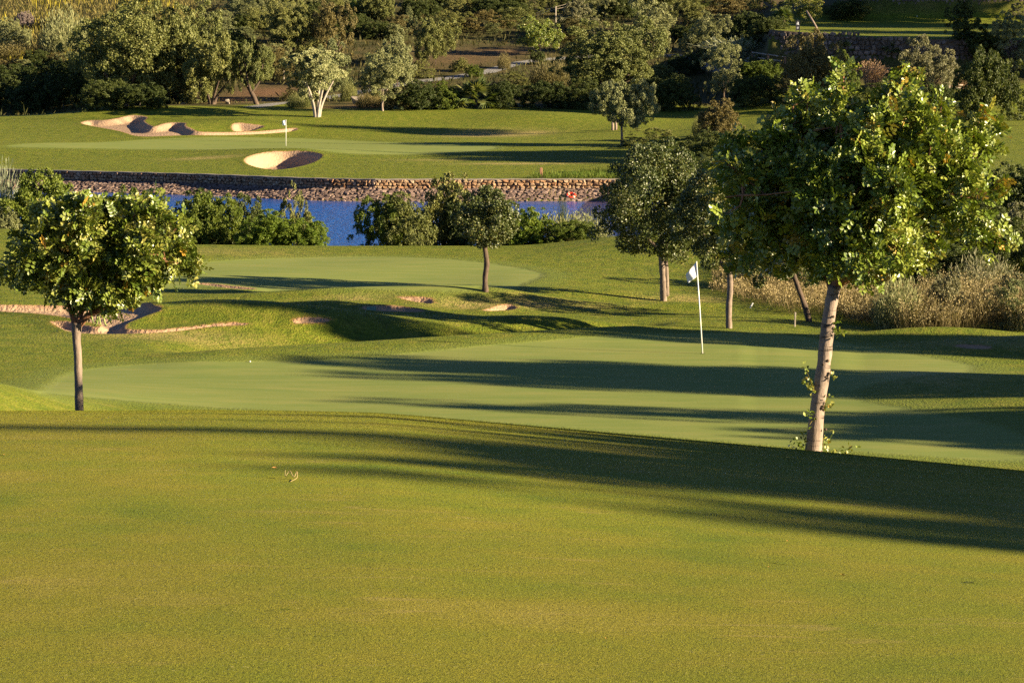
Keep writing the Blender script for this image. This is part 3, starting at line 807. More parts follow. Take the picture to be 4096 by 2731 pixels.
# retaining walls of the tee terraces
def retaining(name, label, pts, zb, zt, n_keep):
    """pts: world xy polyline; zb, zt: bottom and top heights at each point"""
    w = empty(name, (0, 0, 0), label, "wall")
    mb = MB(); P = [Vector((p[0], p[1], 0)) for p in pts]
    for p, b, t_ in zip(P, zb, zt):
        for q, z in ((p, b - .6), (p, t_), (p + Vector((0, .6, 0)), t_), (p + Vector((0, .6, 0)), b - .6)):
            mb.v.append((q.x, q.y, z))
    for i in range(len(P) - 1):
        for k in range(4):
            a = i * 4 + k; b = i * 4 + (k + 1) % 4
            mb.f.append((a, b, b + 4, a + 4))
    mb.build("wall_core", M["mortar"], w)
    cm = [0.0]
    for a, b in zip(P[:-1], P[1:]): cm.append(cm[-1] + (b - a).length)
    cl = []
    z = min(zb) - .1
    while z < max(zt):
        hh = RNG.uniform(.40, .52); L = RNG.uniform(0, .3)
        while L < cm[-1] - .3:
            wd = RNG.uniform(.38, .72)
            p, t = along(L + wd / 2, P, cm)
            f = (L + wd / 2) / cm[-1] * (len(P) - 1); k = min(int(f), len(P) - 2)
            lo = zb[k] + (zb[k + 1] - zb[k]) * (f - k); hi = zt[k] + (zt[k + 1] - zt[k]) * (f - k)
            zc = z + hh / 2 + RNG.uniform(-.05, .05)
            if lo - .3 < zc < hi - .27:
                mt = Matrix.Translation((p.x, p.y - .03, zc)) @ Matrix.Rotation(math.atan2(t.y, t.x), 4, 'Z') @ Matrix.Rotation(RNG.uniform(-.2, .2), 4, 'Y') @ Matrix.Diagonal((wd, .40 + RNG.uniform(-.08, .08), hh * 1.02, 1)) @ Matrix.Rotation(RNG.choice([0, math.pi]), 4, 'X')
                px = CX + F * p.x / p.y; py = HOR - F * zc / p.y
                cl.append((mt, wd * hh * (1 if 3050 < px < 4100 and py > -5 else .01)))
            L += wd + .02
        z += hh
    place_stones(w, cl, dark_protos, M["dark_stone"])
    return w
def xline(pxs, Ys): return [((px - CX) / F * Y, Y) for px, Y in zip(pxs, Ys)]
_pp = [3072, 3082, 3130, 3330, 3480, 3800, 4096, 4500]
_yy = [266, 262.6, 261.9, 261.8, 261.8, 261.8, 261.8, 261.8]
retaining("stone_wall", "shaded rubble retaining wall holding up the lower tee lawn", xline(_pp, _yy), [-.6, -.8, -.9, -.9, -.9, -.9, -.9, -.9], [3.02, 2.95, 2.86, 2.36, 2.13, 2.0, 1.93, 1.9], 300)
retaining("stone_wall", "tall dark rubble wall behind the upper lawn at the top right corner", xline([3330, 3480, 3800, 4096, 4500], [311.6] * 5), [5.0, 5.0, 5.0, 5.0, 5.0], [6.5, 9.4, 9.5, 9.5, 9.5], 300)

# ------------------------------------------------------------------ foliage generators
def unit(v): return v / (np.linalg.norm(v, axis=-1, keepdims=True) + 1e-9)

def leaf_quads(C, D, N, L, W):
    """rhombic folded leaves: centre C, long axis D, normal N"""
    S = unit(np.cross(N, D)); N2 = np.cross(D, S)
    L = L[:, None]; W = W[:, None]
    a = C - D * L * .5; b = C + S * W * .5 + D * L * .08 + N2 * W * .12; c = C + D * L * .5; d = C - S * W * .5 + D * L * .08 + N2 * W * .12
    return np.stack([a, b, c, d], 1)

def leaves_mesh(name, C, D, N, L, W, tint):
    n = len(C)
    V = leaf_quads(C, D, N, L, W).reshape(-1, 3)
    return np_mesh(name, V, np.arange(4 * n), np.full(n, 4), np.repeat(tint, 4))

def rdirs(rs, n):
    v = rs.normal(size=(n, 3)); return unit(v)

def crown_points(rs, blobs, n, nclump=16, clump_r=.34, shell=.75, up=.25):
    """leaf centres and outward directions over clumps that sit on the blobs"""
    B = np.array(blobs, float)
    w = B[:, 3] ** 2; w /= w.sum()
    cl_c, cl_r = [], []
    tot = max(6, int(nclump * len(B)))
    bi = rs.choice(len(B), tot, p=w)
    d = rdirs(rs, tot)
    cl_c = B[bi, :3] + d * (B[bi, 3:4] * (shell + rs.uniform(-.15, .18, (tot, 1))))
    cl_r = B[bi, 3] * clump_r * rs.uniform(.65, 1.3, tot)
    cl_d = d
    k = rs.choice(tot, n, p=cl_r ** 2 / (cl_r ** 2).sum())
    e = unit(rdirs(rs, n) + cl_d[k] * .55 + np.array([0, 0, up]))
    C = cl_c[k] + e * (cl_r[k] * rs.uniform(.55, 1.05, n))[:, None]
    tclump = rs.uniform(-.14, .14, tot)
    return C, e, tclump[k]

def make_crown(name, seed, blobs, n, L, W, mat, up=.25, nclump=16, clump_r=.34, shell=.75, axis_up=.3):
    rs = np.random.RandomState(seed)
    C, e, tc = crown_points(rs, blobs, n, nclump, clump_r, shell, up)
    D = unit(e * .8 + rdirs(rs, n) * .9 + np.array([0, 0, axis_up]))
    N = unit(e * 1.0 + rdirs(rs, n) * .75 + np.array([0, 0, .2]))
    tint = np.clip(rs.uniform(.08, .82, n) + tc, 0.02, .97)
    me = leaves_mesh(name, C, D, N, L * rs.uniform(.7, 1.3, n), W * rs.uniform(.7, 1.3, n), tint)
    me.materials.append(mat)
    return me

def ball_blobs(rs, n, kind):
    out = []
    for i in range(n):
        d = rdirs(rs, 1)[0] * rs.uniform(.2, .5) ** .7
        if kind == 'round':
            r = rs.uniform(.17, .26); c = d * np.array([.75, .75, .62]); c[2] = max(c[2], -.30)
        elif kind == 'dome':
            r = rs.uniform(.15, .22); c = rdirs(rs, 1)[0] * rs.uniform(.30, .40); c[2] = abs(c[2]) * 1.35 - .45
        elif kind == 'spire':
            h = rs.uniform(0, 1) ** 1.3; q = (1 - h) * .36; a = rs.uniform(0, 6.28)
            r = .09 + .12 * (1 - h); c = np.array([math.cos(a) * q, math.sin(a) * q, h * .95 - .47])
        elif kind == 'bigoak':
            r = rs.uniform(.13, .24); c = rdirs(rs, 1)[0] * rs.uniform(.22, .42); c[2] = max(c[2], -.34)
        elif kind == 'umbrella':
            r = rs.uniform(.15, .22); c = d * np.array([.85, .85, .45]); c[2] = c[2] + .1
        else:
            r = rs.uniform(.13, .26); c = d * np.array([.95, .95, .8])
        out.append((*c, r))
    return out

FAR = {}
def far_mesh(kind, v):
    key = (kind, v)
    if key in FAR: return FAR[key]
    rs = np.random.RandomState(sum(map(ord, kind)) * 13 + v)
    mat = M["olive"]
    if kind in ('round', 'dome', 'spire', 'ragged', 'umbrella', 'bigoak'):
        nb = {'bigoak': 22, 'round': 15, 'dome': 24, 'spire': 22, 'ragged': 13, 'umbrella': 14}[kind]
        me = make_crown("crown_leaves", 500 + v + sum(map(ord, kind)), ball_blobs(rs, nb, kind), {'ragged': 20000, 'bigoak': 60000}.get(kind, 26000), .018 if kind == 'bigoak' else .027, .011 if kind == 'bigoak' else .0155, mat, .3, 22 if kind == 'bigoak' else 15, .22 if kind == 'bigoak' else .27, .9)
    elif kind == 'upright':                     # rosemary, broom: thin upright shoots from the ground
        n = 5200
        a = rs.uniform(0, 6.28, n); q = np.sqrt(rs.uniform(0, 1, n)) * .42
        base = np.stack([np.cos(a) * q, np.sin(a) * q, np.zeros(n)], 1)
        out = unit(np.stack([np.cos(a) * q * 1.6, np.sin(a) * q * 1.6, np.ones(n)], 1) + rs.normal(size=(n, 3)) * .13)
        hmax = .95 - .8 * (q / .42) ** 2 * .55
        t = rs.uniform(.25, 1, n) ** .7
        C = base + out * (hmax * t)[:, None] * rs.uniform(.8, 1.08, n)[:, None]; C[:, 2] -= .5
        D = unit(out + rs.normal(size=(n, 3)) * .35); N = unit(rdirs(rs, n) + np.array([0, -.2, .1]))
        me = leaves_mesh("crown_leaves", C, D, N, .085 * rs.uniform(.6, 1.4, n), .016 * rs.uniform(.6, 1.4, n), rs.uniform(.05, .92, n)); me.materials.append(mat)
    elif kind == 'plume':                       # arching feathery stems
        ns = 260; per = 16
        a = rs.uniform(0, 6.28, ns); q = rs.uniform(0, .25, ns); hh = rs.uniform(.65, 1.0, ns); lean = rs.uniform(.05, .42, ns)
        C, D = [], []
        for k in range(per):
            t = (k + 1) / per
            r_ = q + lean * t ** 2.2
            z = hh * (t - .32 * t ** 3 * (lean / .42))
            C.append(np.stack([np.cos(a) * r_, np.sin(a) * r_, z - .5], 1))
        C = np.array(C); D = np.gradient(C, axis=0)
        C = C.reshape(-1, 3) + rs.normal(size=(ns * per, 3)) * .012; D = unit(D.reshape(-1, 3))
        n = len(C)
        me = leaves_mesh("crown_leaves", C, D, unit(rdirs(rs, n)), .085 * rs.uniform(.7, 1.3, n), .014 * rs.uniform(.6, 1.4, n), rs.uniform(.05, .92, n)); me.materials.append(mat)
    # fill the unit box whatever the recipe, so that a plant gets the size it is asked for
    co = np.empty(len(me.vertices) * 3, np.float32); me.vertices.foreach_get("co", co); co = co.reshape(-1, 3)
    lo = np.percentile(co, 1.2, 0); hi = np.percentile(co, 98.8, 0)
    co = (co - (lo + hi) / 2) / (hi - lo)
    me.vertices.foreach_set("co", np.ascontiguousarray(co, np.float32).ravel()); me.update()
    FAR[key] = me
    return me

TRK = {}
def far_trunk(kind, v):
    """unit trunk: height 1, spread about 1"""
    key = (kind, v)
    if key in TRK: return TRK[key]
    r = random.Random(900 + v * 7 + len(kind))
    mb = MB()
    if kind == 'single':
        p, q = spline([(0, 0, -.05), (r.uniform(-.03, .03), 0, .35), (r.uniform(-.05, .05), 0, .7), (0, 0, 1)], [.075, .055, .05, .035]); mb.tube(p, q, 8)
        for k in range(5):
            a = r.uniform(0, 6.28); mb.tube([(0, 0, .72), (math.cos(a) * .2, math.sin(a) * .2, 1.0), (math.cos(a) * .5, math.sin(a) * .5, 1.35)], [.04, .028, .012], 6)
    elif kind == 'multi':
        for k in range(5):
            a = k * 1.35 + r.uniform(-.2, .2); x = math.cos(a)
            p, q = spline([(x * .06, math.sin(a) * .08, -.05), (x * .13, math.sin(a) * .15, .45), (x * .30, math.sin(a) * .3, 1.0), (x * .5, math.sin(a) * .5, 1.5)], [.055, .045, .035, .015]); mb.tube(p, q, 7)
    elif kind == 'forked':
        p, q = spline([(.22, 0, -.06), (.10, 0, .25), (-.04, 0, .48)], [.12, .10, .09]); mb.tube(p, q, 9)
        for e in ((-.42, .05, 1.05), (.38, -.06, 1.0), (.1, .2, 1.2), (-.2, -.2, 1.15)):
            p, q = spline([(-.04, 0, .45), (e[0] * .45, e[1] * .5, .68), e, (e[0] * 1.3, e[1] * 1.5, 1.6)], [.075, .055, .04, .015]); mb.tube(p, q, 7)
    me = mb.mesh("trunk_shape", True); TRK[key] = me
    return me

def plant(label, kind, mat, px, py, w, h, v=0, cat="shrub", name="shrub", trunk=None, bark="bark_dark", gap=0.0, Y=None, dw=.85, group=None, rot=None, lift=0.0):
    """px, py: foot of the plant on the ground in the photograph; w, h: crown width and whole height in photograph pixels"""
    g = ground(px, py)
    if Y: g = at(px, py, Y); g.z = gz(g.x, g.y)
    k = 1 / ppm(g.y)
    W, H = w * k, h * k
    if Y:                                              # the top stays where the photograph shows it
        H = at(px, py - h, g.y).z - g.z; k2 = 1
    e = empty(name, (g.x, g.y, g.z - .03 + lift), label, cat, group)
    tr = gap * H
    me = far_mesh(kind, v)
    c = bpy.data.objects.new("crown", me); COL.objects.link(c); c.parent = e
    c.material_slots[0].link = 'OBJECT'; c.material_slots[0].material = M[mat]
    hc = H - tr
    c.scale = (W * 1.06, W * dw, hc * 1.06)
    c.location = (0, 0, tr + hc * .5)
    c.rotation_euler = (0, 0, rot if rot is not None else RNG.uniform(0, 6.28))
    if rot is None: c.scale = (W * 1.03, W * .95, hc * 1.06)
    if trunk:
        t = bpy.data.objects.new("trunk", far_trunk(trunk, v % 3))
        COL.objects.link(t); t.parent = e
        if not t.data.materials: t.data.materials.append(M[bark])
        t.material_slots[0].link = 'OBJECT'; t.material_slots[0].material = M[bark]
        hh = max(tr * 1.15, .22 * H)
        t.scale = (max(W * .55, .6 * hh), max(W * .55, .6 * hh), hh) if trunk != 'single' else (hh * .9, hh * .9, hh)
    return e

# ------------------------------------------------------------------ carob compound leaves
def compound_proto(pairs, seed, L=.18):
    r = random.Random(seed)
    V, Fc = [], []
    def leaflet(base, d, s, n, ln, wd):
        o = len(V)
        tip = base + d * ln
        V.extend([base, base + d * ln * .32 + s * wd * .46 + n * wd * .10, base + d * ln * .74 + s * wd * .44 + n * wd * .09, tip - n * ln * .05, base + d * ln * .74 - s * wd * .44 + n * wd * .09, base + d * ln * .32 - s * wd * .46 + n * wd * .10])
        Fc.append((o, o + 1, o + 2, o + 3)); Fc.append((o, o + 3, o + 4, o + 5))
    droop = -.25
    for k in range(pairs):
        t = (k + .9) / (pairs + .3)
        c = Vector((t * L, 0, droop * L * t * t))
        for sg in (-1, 1):
            d = Vector((.45 + r.uniform(-.1, .1), sg, r.uniform(-.25, .15))).normalized()
            n = Vector((r.uniform(-.3, .3), r.uniform(-.25, .25), 1)); n = (n - d * n.dot(d)).normalized()
            leaflet(c + d * .004, d, d.cross(n), n, r.uniform(.054, .068), r.uniform(.042, .052))
    n = Vector((0, 0, 1)); d = Vector((.95, r.uniform(-.2, .2), -.3)).normalized(); n = (n - d * n.dot(d)).normalized()
    leaflet(Vector((L * .95, 0, droop * L)), d, d.cross(n), n, .06, .046)
    o = len(V)                                             # the leaf stalk
    V.extend([Vector((-.02, -.0015, 0)), Vector((L * .95, -.0008, droop * L)), Vector((L * .95, .0008, droop * L)), Vector((-.02, .0015, 0))]); Fc.append((o, o + 1, o + 2, o + 3))
    return np.array([v[:] for v in V]), np.array(Fc)
PROTO = [compound_proto(p, s) for p, s in ((4, 1), (3, 2), (4, 3), (3, 4))]

def frames(D, Nn):
    """rotation matrices with x along D and z near Nn"""
    S = unit(np.cross(Nn, D)); Z = np.cross(D, S)
    return np.stack([D, S, Z], -1)

def carob_tree(label, root, blobs, spikes, n_shoots, seed, mat, trunk_parts, bark, leaf_parts=300, scale=1.0, per=5, group=None, extra=None, inner=0.12, yellow_top=None):
    rs = np.random.RandomState(seed)
    e = empty("carob_tree", root, label, "tree", group)
    for nm, pts, rad, sides in trunk_parts:
        mb = MB(); r = random.Random(seed + len(pts))
        p, q = spline(pts, rad, 5)
        q = [x * (1 + r.uniform(-.05, .05)) for x in q]
        mb.tube(p, q, sides, True, .035, r)
        mb.build(nm, M[bark] if nm == "trunk" else M["bark_red"], e, True)
    C, ed, tc = crown_points(rs, blobs, n_shoots, 7, .36, .86, .18)
    B = np.array(blobs)
    # a few inner shoots so that the crown is not hollow
    m = int(n_shoots * inner)
    bi = rs.choice(len(B), m, p=B[:, 3] ** 2 / (B[:, 3] ** 2).sum())
    Ci = B[bi, :3] + rdirs(rs, m) * (B[bi, 3:4] * rs.uniform(.1, .7, (m, 1)))
    C = np.concatenate([C, Ci]); ed = np.concatenate([ed, rdirs(rs, m)]); tc = np.concatenate([tc, np.zeros(m)])
    tb = MB(); rr = random.Random(seed)
    # upright leading shoots
    for (p0, p1) in spikes:
        p0 = np.array(p0); p1 = np.array(p1); ln = np.linalg.norm(p1 - p0); k = max(5, int(ln / .045))
        t = np.linspace(.1, 1, k)
        S = p0 + (p1 - p0) * t[:, None] + rs.normal(size=(k, 3)) * .03 * scale
        C = np.concatenate([C, S]); ed = np.concatenate([ed, unit(rs.normal(size=(k, 3)) * .7 + (p1 - p0) / ln * .55)]); tc = np.concatenate([tc, np.full(k, .08)])
        tb.tube([p0, p0 * .5 + p1 * .5 + rs.normal(size=3) * .02, p1], [.013, .009, .004], 5)
    # fine branches from the blob centres to clumps
    for i in rs.choice(len(C), min(90, len(C)), replace=False):
        b = B[np.argmin(((B[:, :3] - C[i]) ** 2).sum(1)), :3]
        mid = (b + C[i]) / 2 + rs.normal(size=3) * .05
        tb.tube([b, mid, C[i]], [.014, .009, .004], 5, False)
    tw = tb.build("twigs", M["bark_red"], e); tw["kind"] = "stuff"
    n = len(C) * per
    ci = np.repeat(np.arange(len(C)), per)
    D = unit(ed[ci] * .75 + rdirs(rs, n) * .9 + np.array([0, 0, .15]))
    N = unit(rdirs(rs, n) * .65 + np.array([0, 0, .28]) + ed[ci] * .65)
    N = unit(N - D * (N * D).sum(1, keepdims=True))
    P = C[ci] + D * .02 + rs.normal(size=(n, 3)) * .02
    sc = scale * rs.uniform(.75, 1.2, n)
    tint = np.clip(rs.uniform(.05, .86, n) + tc[ci], .02, .90)
    odd = rs.uniform(0, 1, n) > .975
    tint = np.where(odd, .965, tint)
    # the leaves nearest the viewer are single parts, the rest one joined crown
    single = np.zeros(n, bool)
    if leaf_parts:
        order = np.argsort(P[:, 1])[: int(n * .35)]
        single[rs.choice(order, min(leaf_parts, len(order)), replace=False)] = True
    R = frames(D, N)
    pk = rs.randint(0, len(PROTO), n)
    Vs, Fs, Ts = [], [], []; o = 0
    for q, (pv, pf) in enumerate(PROTO):
        sel = np.where((pk == q) & ~single)[0]
        if len(sel) == 0: continue
        W = np.einsum('nij,vj->nvi', R[sel] * sc[sel][:, None, None], pv) + P[sel][:, None, :]
        nv = len(pv)
        f = pf[None] + (np.arange(len(sel)) * nv)[:, None, None] + o
        Vs.append(W.reshape(-1, 3)); Fs.append(f.reshape(-1)); Ts.append(np.repeat(tint[sel], nv)); o += len(sel) * nv
    F_ = np.concatenate(Fs)
    me = np_mesh("crown_leaves", np.concatenate(Vs), F_, np.full(len(F_) // 4, 4), np.concatenate(Ts))
    me.materials.append(M[mat])
    c = bpy.data.objects.new("crown", me); COL.objects.link(c); c.parent = e; c["kind"] = "stuff"
    if leaf_parts:
        pm = []
        for q, (pv, pf) in enumerate(PROTO):
            for tv in (.15, .4, .65):
                m2 = np_mesh("leaf_shape", pv, pf.ravel(), np.full(len(pf), 4), np.full(len(pv), tv)); m2.materials.append(M[mat]); pm.append(m2)
        for i in np.where(single)[0]:
            o_ = bpy.data.objects.new("leaf", pm[rs.randint(len(pm))]); COL.objects.link(o_); o_.parent = e
            A = np.eye(4); A[:3, :3] = R[i] * sc[i]; A[:3, 3] = P[i]
            o_.matrix_basis = Matrix(A.tolist())
    return e

def local(px0, py0, Y, pts, seed, spread=.5):
    """photograph pixels to metres about a tree's foot: (px, py, r[, depth]) -> (x, y, z, r)"""
    r = random.Random(seed); out = []
    o = at(px0, py0, Y)
    for p in pts:
        q = at(p[0], p[1], Y) - o; rad = p[2] / ppm(Y)
        dy = p[3] if len(p) > 3 else r.uniform(-spread, spread)
        out.append((q.x, dy, q.z, rad))
    return out
def local3(px0, py0, Y, pts):
    o = at(px0, py0, Y); out = []
    for p in pts:
        q = at(p[0], p[1], Y) - o
        out.append((q.x, p[2] if len(p) > 2 else 0.0, q.z))
    return out

# fan palms
def frond_mesh(seed, mat):
    r = random.Random(seed); V, Fc = [], []
    st = .55
    V += [(-.008, 0, 0), (.008, 0, 0), (.006, st, .06), (-.006, st, .06)]; Fc.append((0, 1, 2, 3))
    n = 17
    for k in range(n):
        a = math.radians(-105 + 210 * k / (n - 1)); ln = .52 * (1 - .25 * abs(k - 8) / 8) * r.uniform(.9, 1.08)
        d = Vector((math.sin(a), math.cos(a), -.12 - .25 * abs(math.sin(a)))); s = Vector((math.cos(a), -math.sin(a), 0)) * .034
        b = Vector((0, st, .06)); o = len(V)
        V += [tuple(b), tuple(b + d * ln * .5 + s + Vector((0, 0, .03))), tuple(b + d * ln + Vector((0, 0, -.07 * r.random()))), tuple(b + d * ln * .5 - s + Vector((0, 0, -.01)))]
        Fc.append((o, o + 1, o + 2, o + 3))
    me = np_mesh("frond_shape", np.array(V), np.array(Fc).ravel(), np.full(len(Fc), 4), np.full(len(V), r.uniform(.15, .85)))
    me.materials.append(mat)
    return me
FROND = [frond_mesh(40 + i, M["palm"]) for i in range(4)]
def palm(label, px, py, w, h, seed, trunk_h=.15, n=34, Y=None, group="fan palms on the hillside"):
    g = ground(px, py)
    if Y: g = at(px, py, Y); g.z = gz(g.x, g.y)
    k = 1 / ppm(g.y); Wm, Hm = w * k, h * k
    e = empty("fan_palm", (g.x, g.y, g.z - .05), label, "palm", group)
    r = random.Random(seed)
    th = trunk_h * Hm
    mb = MB(); mb.tube([(0, 0, 0), (.03, 0, th * .6), (0, 0, th + .1)], [.16, .15, .13], 8, True, .1, r); mb.build("trunk", M["bark_dark"], e, True)
    L = Wm * .5
    for i in range(n):
        a = r.uniform(0, 6.28); el = r.uniform(-.25, 1.45) if i > 6 else r.uniform(1.0, 1.5)
        f = bpy.data.objects.new("frond", r.choice(FROND)); COL.objects.link(f); f.parent = e
        s = L * r.uniform(.85, 1.15) * (1.0 if el < 1 else (Hm - th) / L * .9)
        f.matrix_basis = Matrix.Translation((0, 0, th)) @ Matrix.Rotation(a, 4, 'Z') @ Matrix.Rotation(el, 4, 'X') @ Matrix.Diagonal((s, s, s, 1))
    return e

# blades and stalks scattered over the ground (one object, nobody could count them)
def blades(name, label, pts, hts, mat, seed, wid=.012, lean=.3, head=0.0, kind="stuff", cat=None):
    """pts: Nx3 feet, hts: heights; each stalk is two crossing slivers, some with a seed head"""
    rs = np.random.RandomState(seed); n = len(pts)
    D = unit(np.stack([rs.normal(size=n) * lean, rs.normal(size=n) * lean, np.ones(n)], 1))
    C = pts + D * (hts * .5)[:, None]; N = unit(rdirs(rs, n) * np.array([1, 1, .2]))
    t = rs.uniform(.03, .7, n)
    Cs, Ds, Ns, Ls, Ws, Ts = [C], [D], [N], [hts], [np.full(n, wid) * rs.uniform(.6, 1.5, n)], [t]
    if head > 0:
        m = rs.uniform(0, 1, n) < head; k = 4
        for j in range(k):
            q = pts[m] + D[m] * (hts[m] * (1 - .10 * j))[:, None] + rs.normal(size=(m.sum(), 3)) * .035
            Cs.append(q); Ds.append(unit(D[m] + rs.normal(size=(m.sum(), 3)) * .5)); Ns.append(rdirs(rs, m.sum())); Ls.append(rs.uniform(.04, .085, m.sum())); Ws.append(rs.uniform(.02, .042, m.sum())); Ts.append(rs.uniform(.5, .94, m.sum()))
    me = leaves_mesh(name + "_blades", np.concatenate(Cs), np.concatenate(Ds), np.concatenate(Ns), np.concatenate(Ls), np.concatenate(Ws), np.concatenate(Ts))
    me.materials.append(M[mat])
    o = bpy.data.objects.new(name, me); COL.objects.link(o)
    return tag(o, label, cat, None, kind)

# ------------------------------------------------------------------ the near carob trees
YR = 29.5
o = at(3256, 1806, YR); o.z = gz(o.x, YR) - .03
R0 = (3256, 1806)
def L3R(p): return local3(*R0, YR, p)
right_blobs = local(*R0, YR, [(3330, 780, 235), (3110, 710, 195), (3000, 860, 140), (3560, 740, 220), (3060, 950, 125), (3240, 950, 140), (3460, 930, 150), (3660, 930, 140), (3270, 560, 150), (3180, 480, 75), (3390, 450, 85),
    (3540, 560, 145), (3760, 660, 140), (3850, 770, 100), (3850, 890, 80), (3610, 420, 70), (3700, 520, 80), (3890, 620, 60), (3700, 1030, 65), (3560, 1040, 55), (3170, 1040, 70), (2960, 760, 80), (2990, 1030, 70), (3920, 930, 50), (3350, 1030, 60), (3480, 700, 170), (3390, 370, 40), (3640, 365, 40)], 5, .55)
right_spikes = [(a[:3], b[:3]) for a, b in [(L3R([(3340, 520, -.1)])[0], L3R([(3372, 265, -.1)])[0]), (L3R([(3560, 480, .1)])[0], L3R([(3655, 255, .15)])[0]), (L3R([(3580, 430, 0)])[0], L3R([(3612, 300, 0)])[0]), (L3R([(3720, 560, -.2)])[0], L3R([(3755, 395, -.2)])[0]),
    (L3R([(3850, 640, 0)])[0], L3R([(3930, 440, 0)])[0]), (L3R([(3870, 680, .1)])[0], L3R([(3985, 520, .1)])[0]), (L3R([(3820, 900, -.2)])[0], L3R([(4000, 925, -.25)])[0]), (L3R([(3820, 780, -.2)])[0], L3R([(3990, 730, -.2)])[0]),
    (L3R([(3230, 520, .2)])[0], L3R([(3240, 370, .2)])[0]), (L3R([(3460, 500, .2)])[0], L3R([(3500, 420, .2)])[0]), (L3R([(3120, 560, .1)])[0], L3R([(3100, 470, .1)])[0]), (L3R([(3050, 760, -.3)])[0], L3R([(2900, 640, -.3)])[0])]]
def R(*pts): return L3R(pts)
rt = [("trunk", R((3250, 1830), (3262, 1700), (3272, 1600), (3292, 1470), (3304, 1360), (3318, 1240), (3338, 1130)), [.108, .088, .083, .080, .078, .073, .070], 16),
      ("limb", R((3330, 1150), (3290, 1020, .2), (3230, 880, .3), (3150, 720, .3)), [.045, .034, .024, .012], 9), ("limb", R((3338, 1140), (3390, 960, -.1), (3400, 760, -.1), (3360, 500, -.1), (3372, 265, -.1)), [.055, .045, .033, .02, .006], 9),
      ("limb", R((3345, 1120), (3470, 960, -.05), (3570, 720, -.1), (3625, 480, .05), (3655, 280, .15)), [.05, .038, .028, .018, .006], 9), ("limb", R((3350, 1120), (3540, 980, -.3), (3640, 820, -.4), (3710, 600, -.3), (3752, 430, -.2)), [.045, .034, .026, .016, .005], 9),
      ("limb", R((3345, 1130), (3560, 1020, .1), (3780, 850, .1), (3890, 620, 0)), [.04, .03, .02, .008], 8)]
big_carob = carob_tree("tall carob tree with pale ringed trunk rising through the right side of the picture", o, right_blobs, right_spikes, 1650, 11, "carob", rt, "bark_pale", 300, .86, 5)
# knots and sprouts of its trunk
def sprout(parent, base, tips, seed, mat, n=5):
    rs = np.random.RandomState(seed)
    for t in tips:
        b = np.array(base); t = np.array(t)
        k = np.linspace(.35, 1, n)[:, None]
        C = np.repeat(b + (t - b) * k, 3, 0); C = C + rs.normal(size=C.shape) * .016; n2 = len(C)
        D = unit(rdirs(rs, n2) + unit(t - b) * .3); N = unit(rdirs(rs, n2) + np.array([0, 0, .6]))
        V = leaf_quads(C + D * .02, D, N, .050 * rs.uniform(.7, 1.2, n2), .036 * rs.uniform(.7, 1.2, n2)).reshape(-1, 3)
        S = unit(np.cross(t - b, np.array([0, 1, .1]))) * .004
        V = np.concatenate([V, [b - S, b + S, t + S * .5, t - S * .5]])
        me = np_mesh("sprout_shape", V, np.arange(len(V)), np.full(len(V) // 4, 4), np.concatenate([np.repeat(rs.uniform(.1, .9, n2), 4), [.96] * 4]))
        me.materials.append(M[mat])
        c = bpy.data.objects.new("sprout", me); COL.objects.link(c); c.parent = parent
L = lambda *p: R(p)[0]
sprout(big_carob, L(3235, 1820, -.08), [L(3150, 1790, -.1), L(3180, 1740, -.1), L(3210, 1715, 0), L(3165, 1765, .1)], 1, "carob")
sprout(big_carob, L(3285, 1820, -.05), [L(3330, 1720, 0), L(3350, 1790, 0), L(3400, 1790, .05), L(3430, 1765, 0), L(3310, 1740, .1)], 2, "carob_yellow")
sprout(big_carob, L(3262, 1560, -.06), [L(3205, 1500, -.1), L(3215, 1445, -.1), L(3240, 1530, -.12), L(3225, 1470, 0)], 3, "carob_yellow", 4)
sprout(big_carob, L(3290, 1620, -.06), [L(3320, 1600, -.1), L(3310, 1560, -.1)], 4, "carob_yellow", 3)
sprout(big_carob, L(3262, 1640, -.06), [L(3222, 1640, -.1), L(3235, 1680, -.1)], 5, "carob", 3)
sprout(big_carob, L(3325, 1290, -.05), [L(3350, 1270, -.08), L(3370, 1310, -.08), L(3345, 1320, -.1)], 6, "shrub_bright", 3)
sprout(big_carob, L(3330, 1500, -.05), [L(3335, 1490, -.08), L(3322, 1470, -.08)], 7, "carob_yellow", 2)
for kx, ky, kr in ((3308, 1425, .020), (3290, 1440, .014), (3300, 1490, .016), (3286, 1612, .030), (3300, 1700, .018), (3330, 1250, .016)):
    mb = MB(); q = Vector(L(kx, ky, -.075)); mb.tube([q, q + Vector((0, -.012, .002))], [kr, kr * .4], 9, True, .15, RNG); mb.build("knot", M["bark_dark"], big_carob, True)

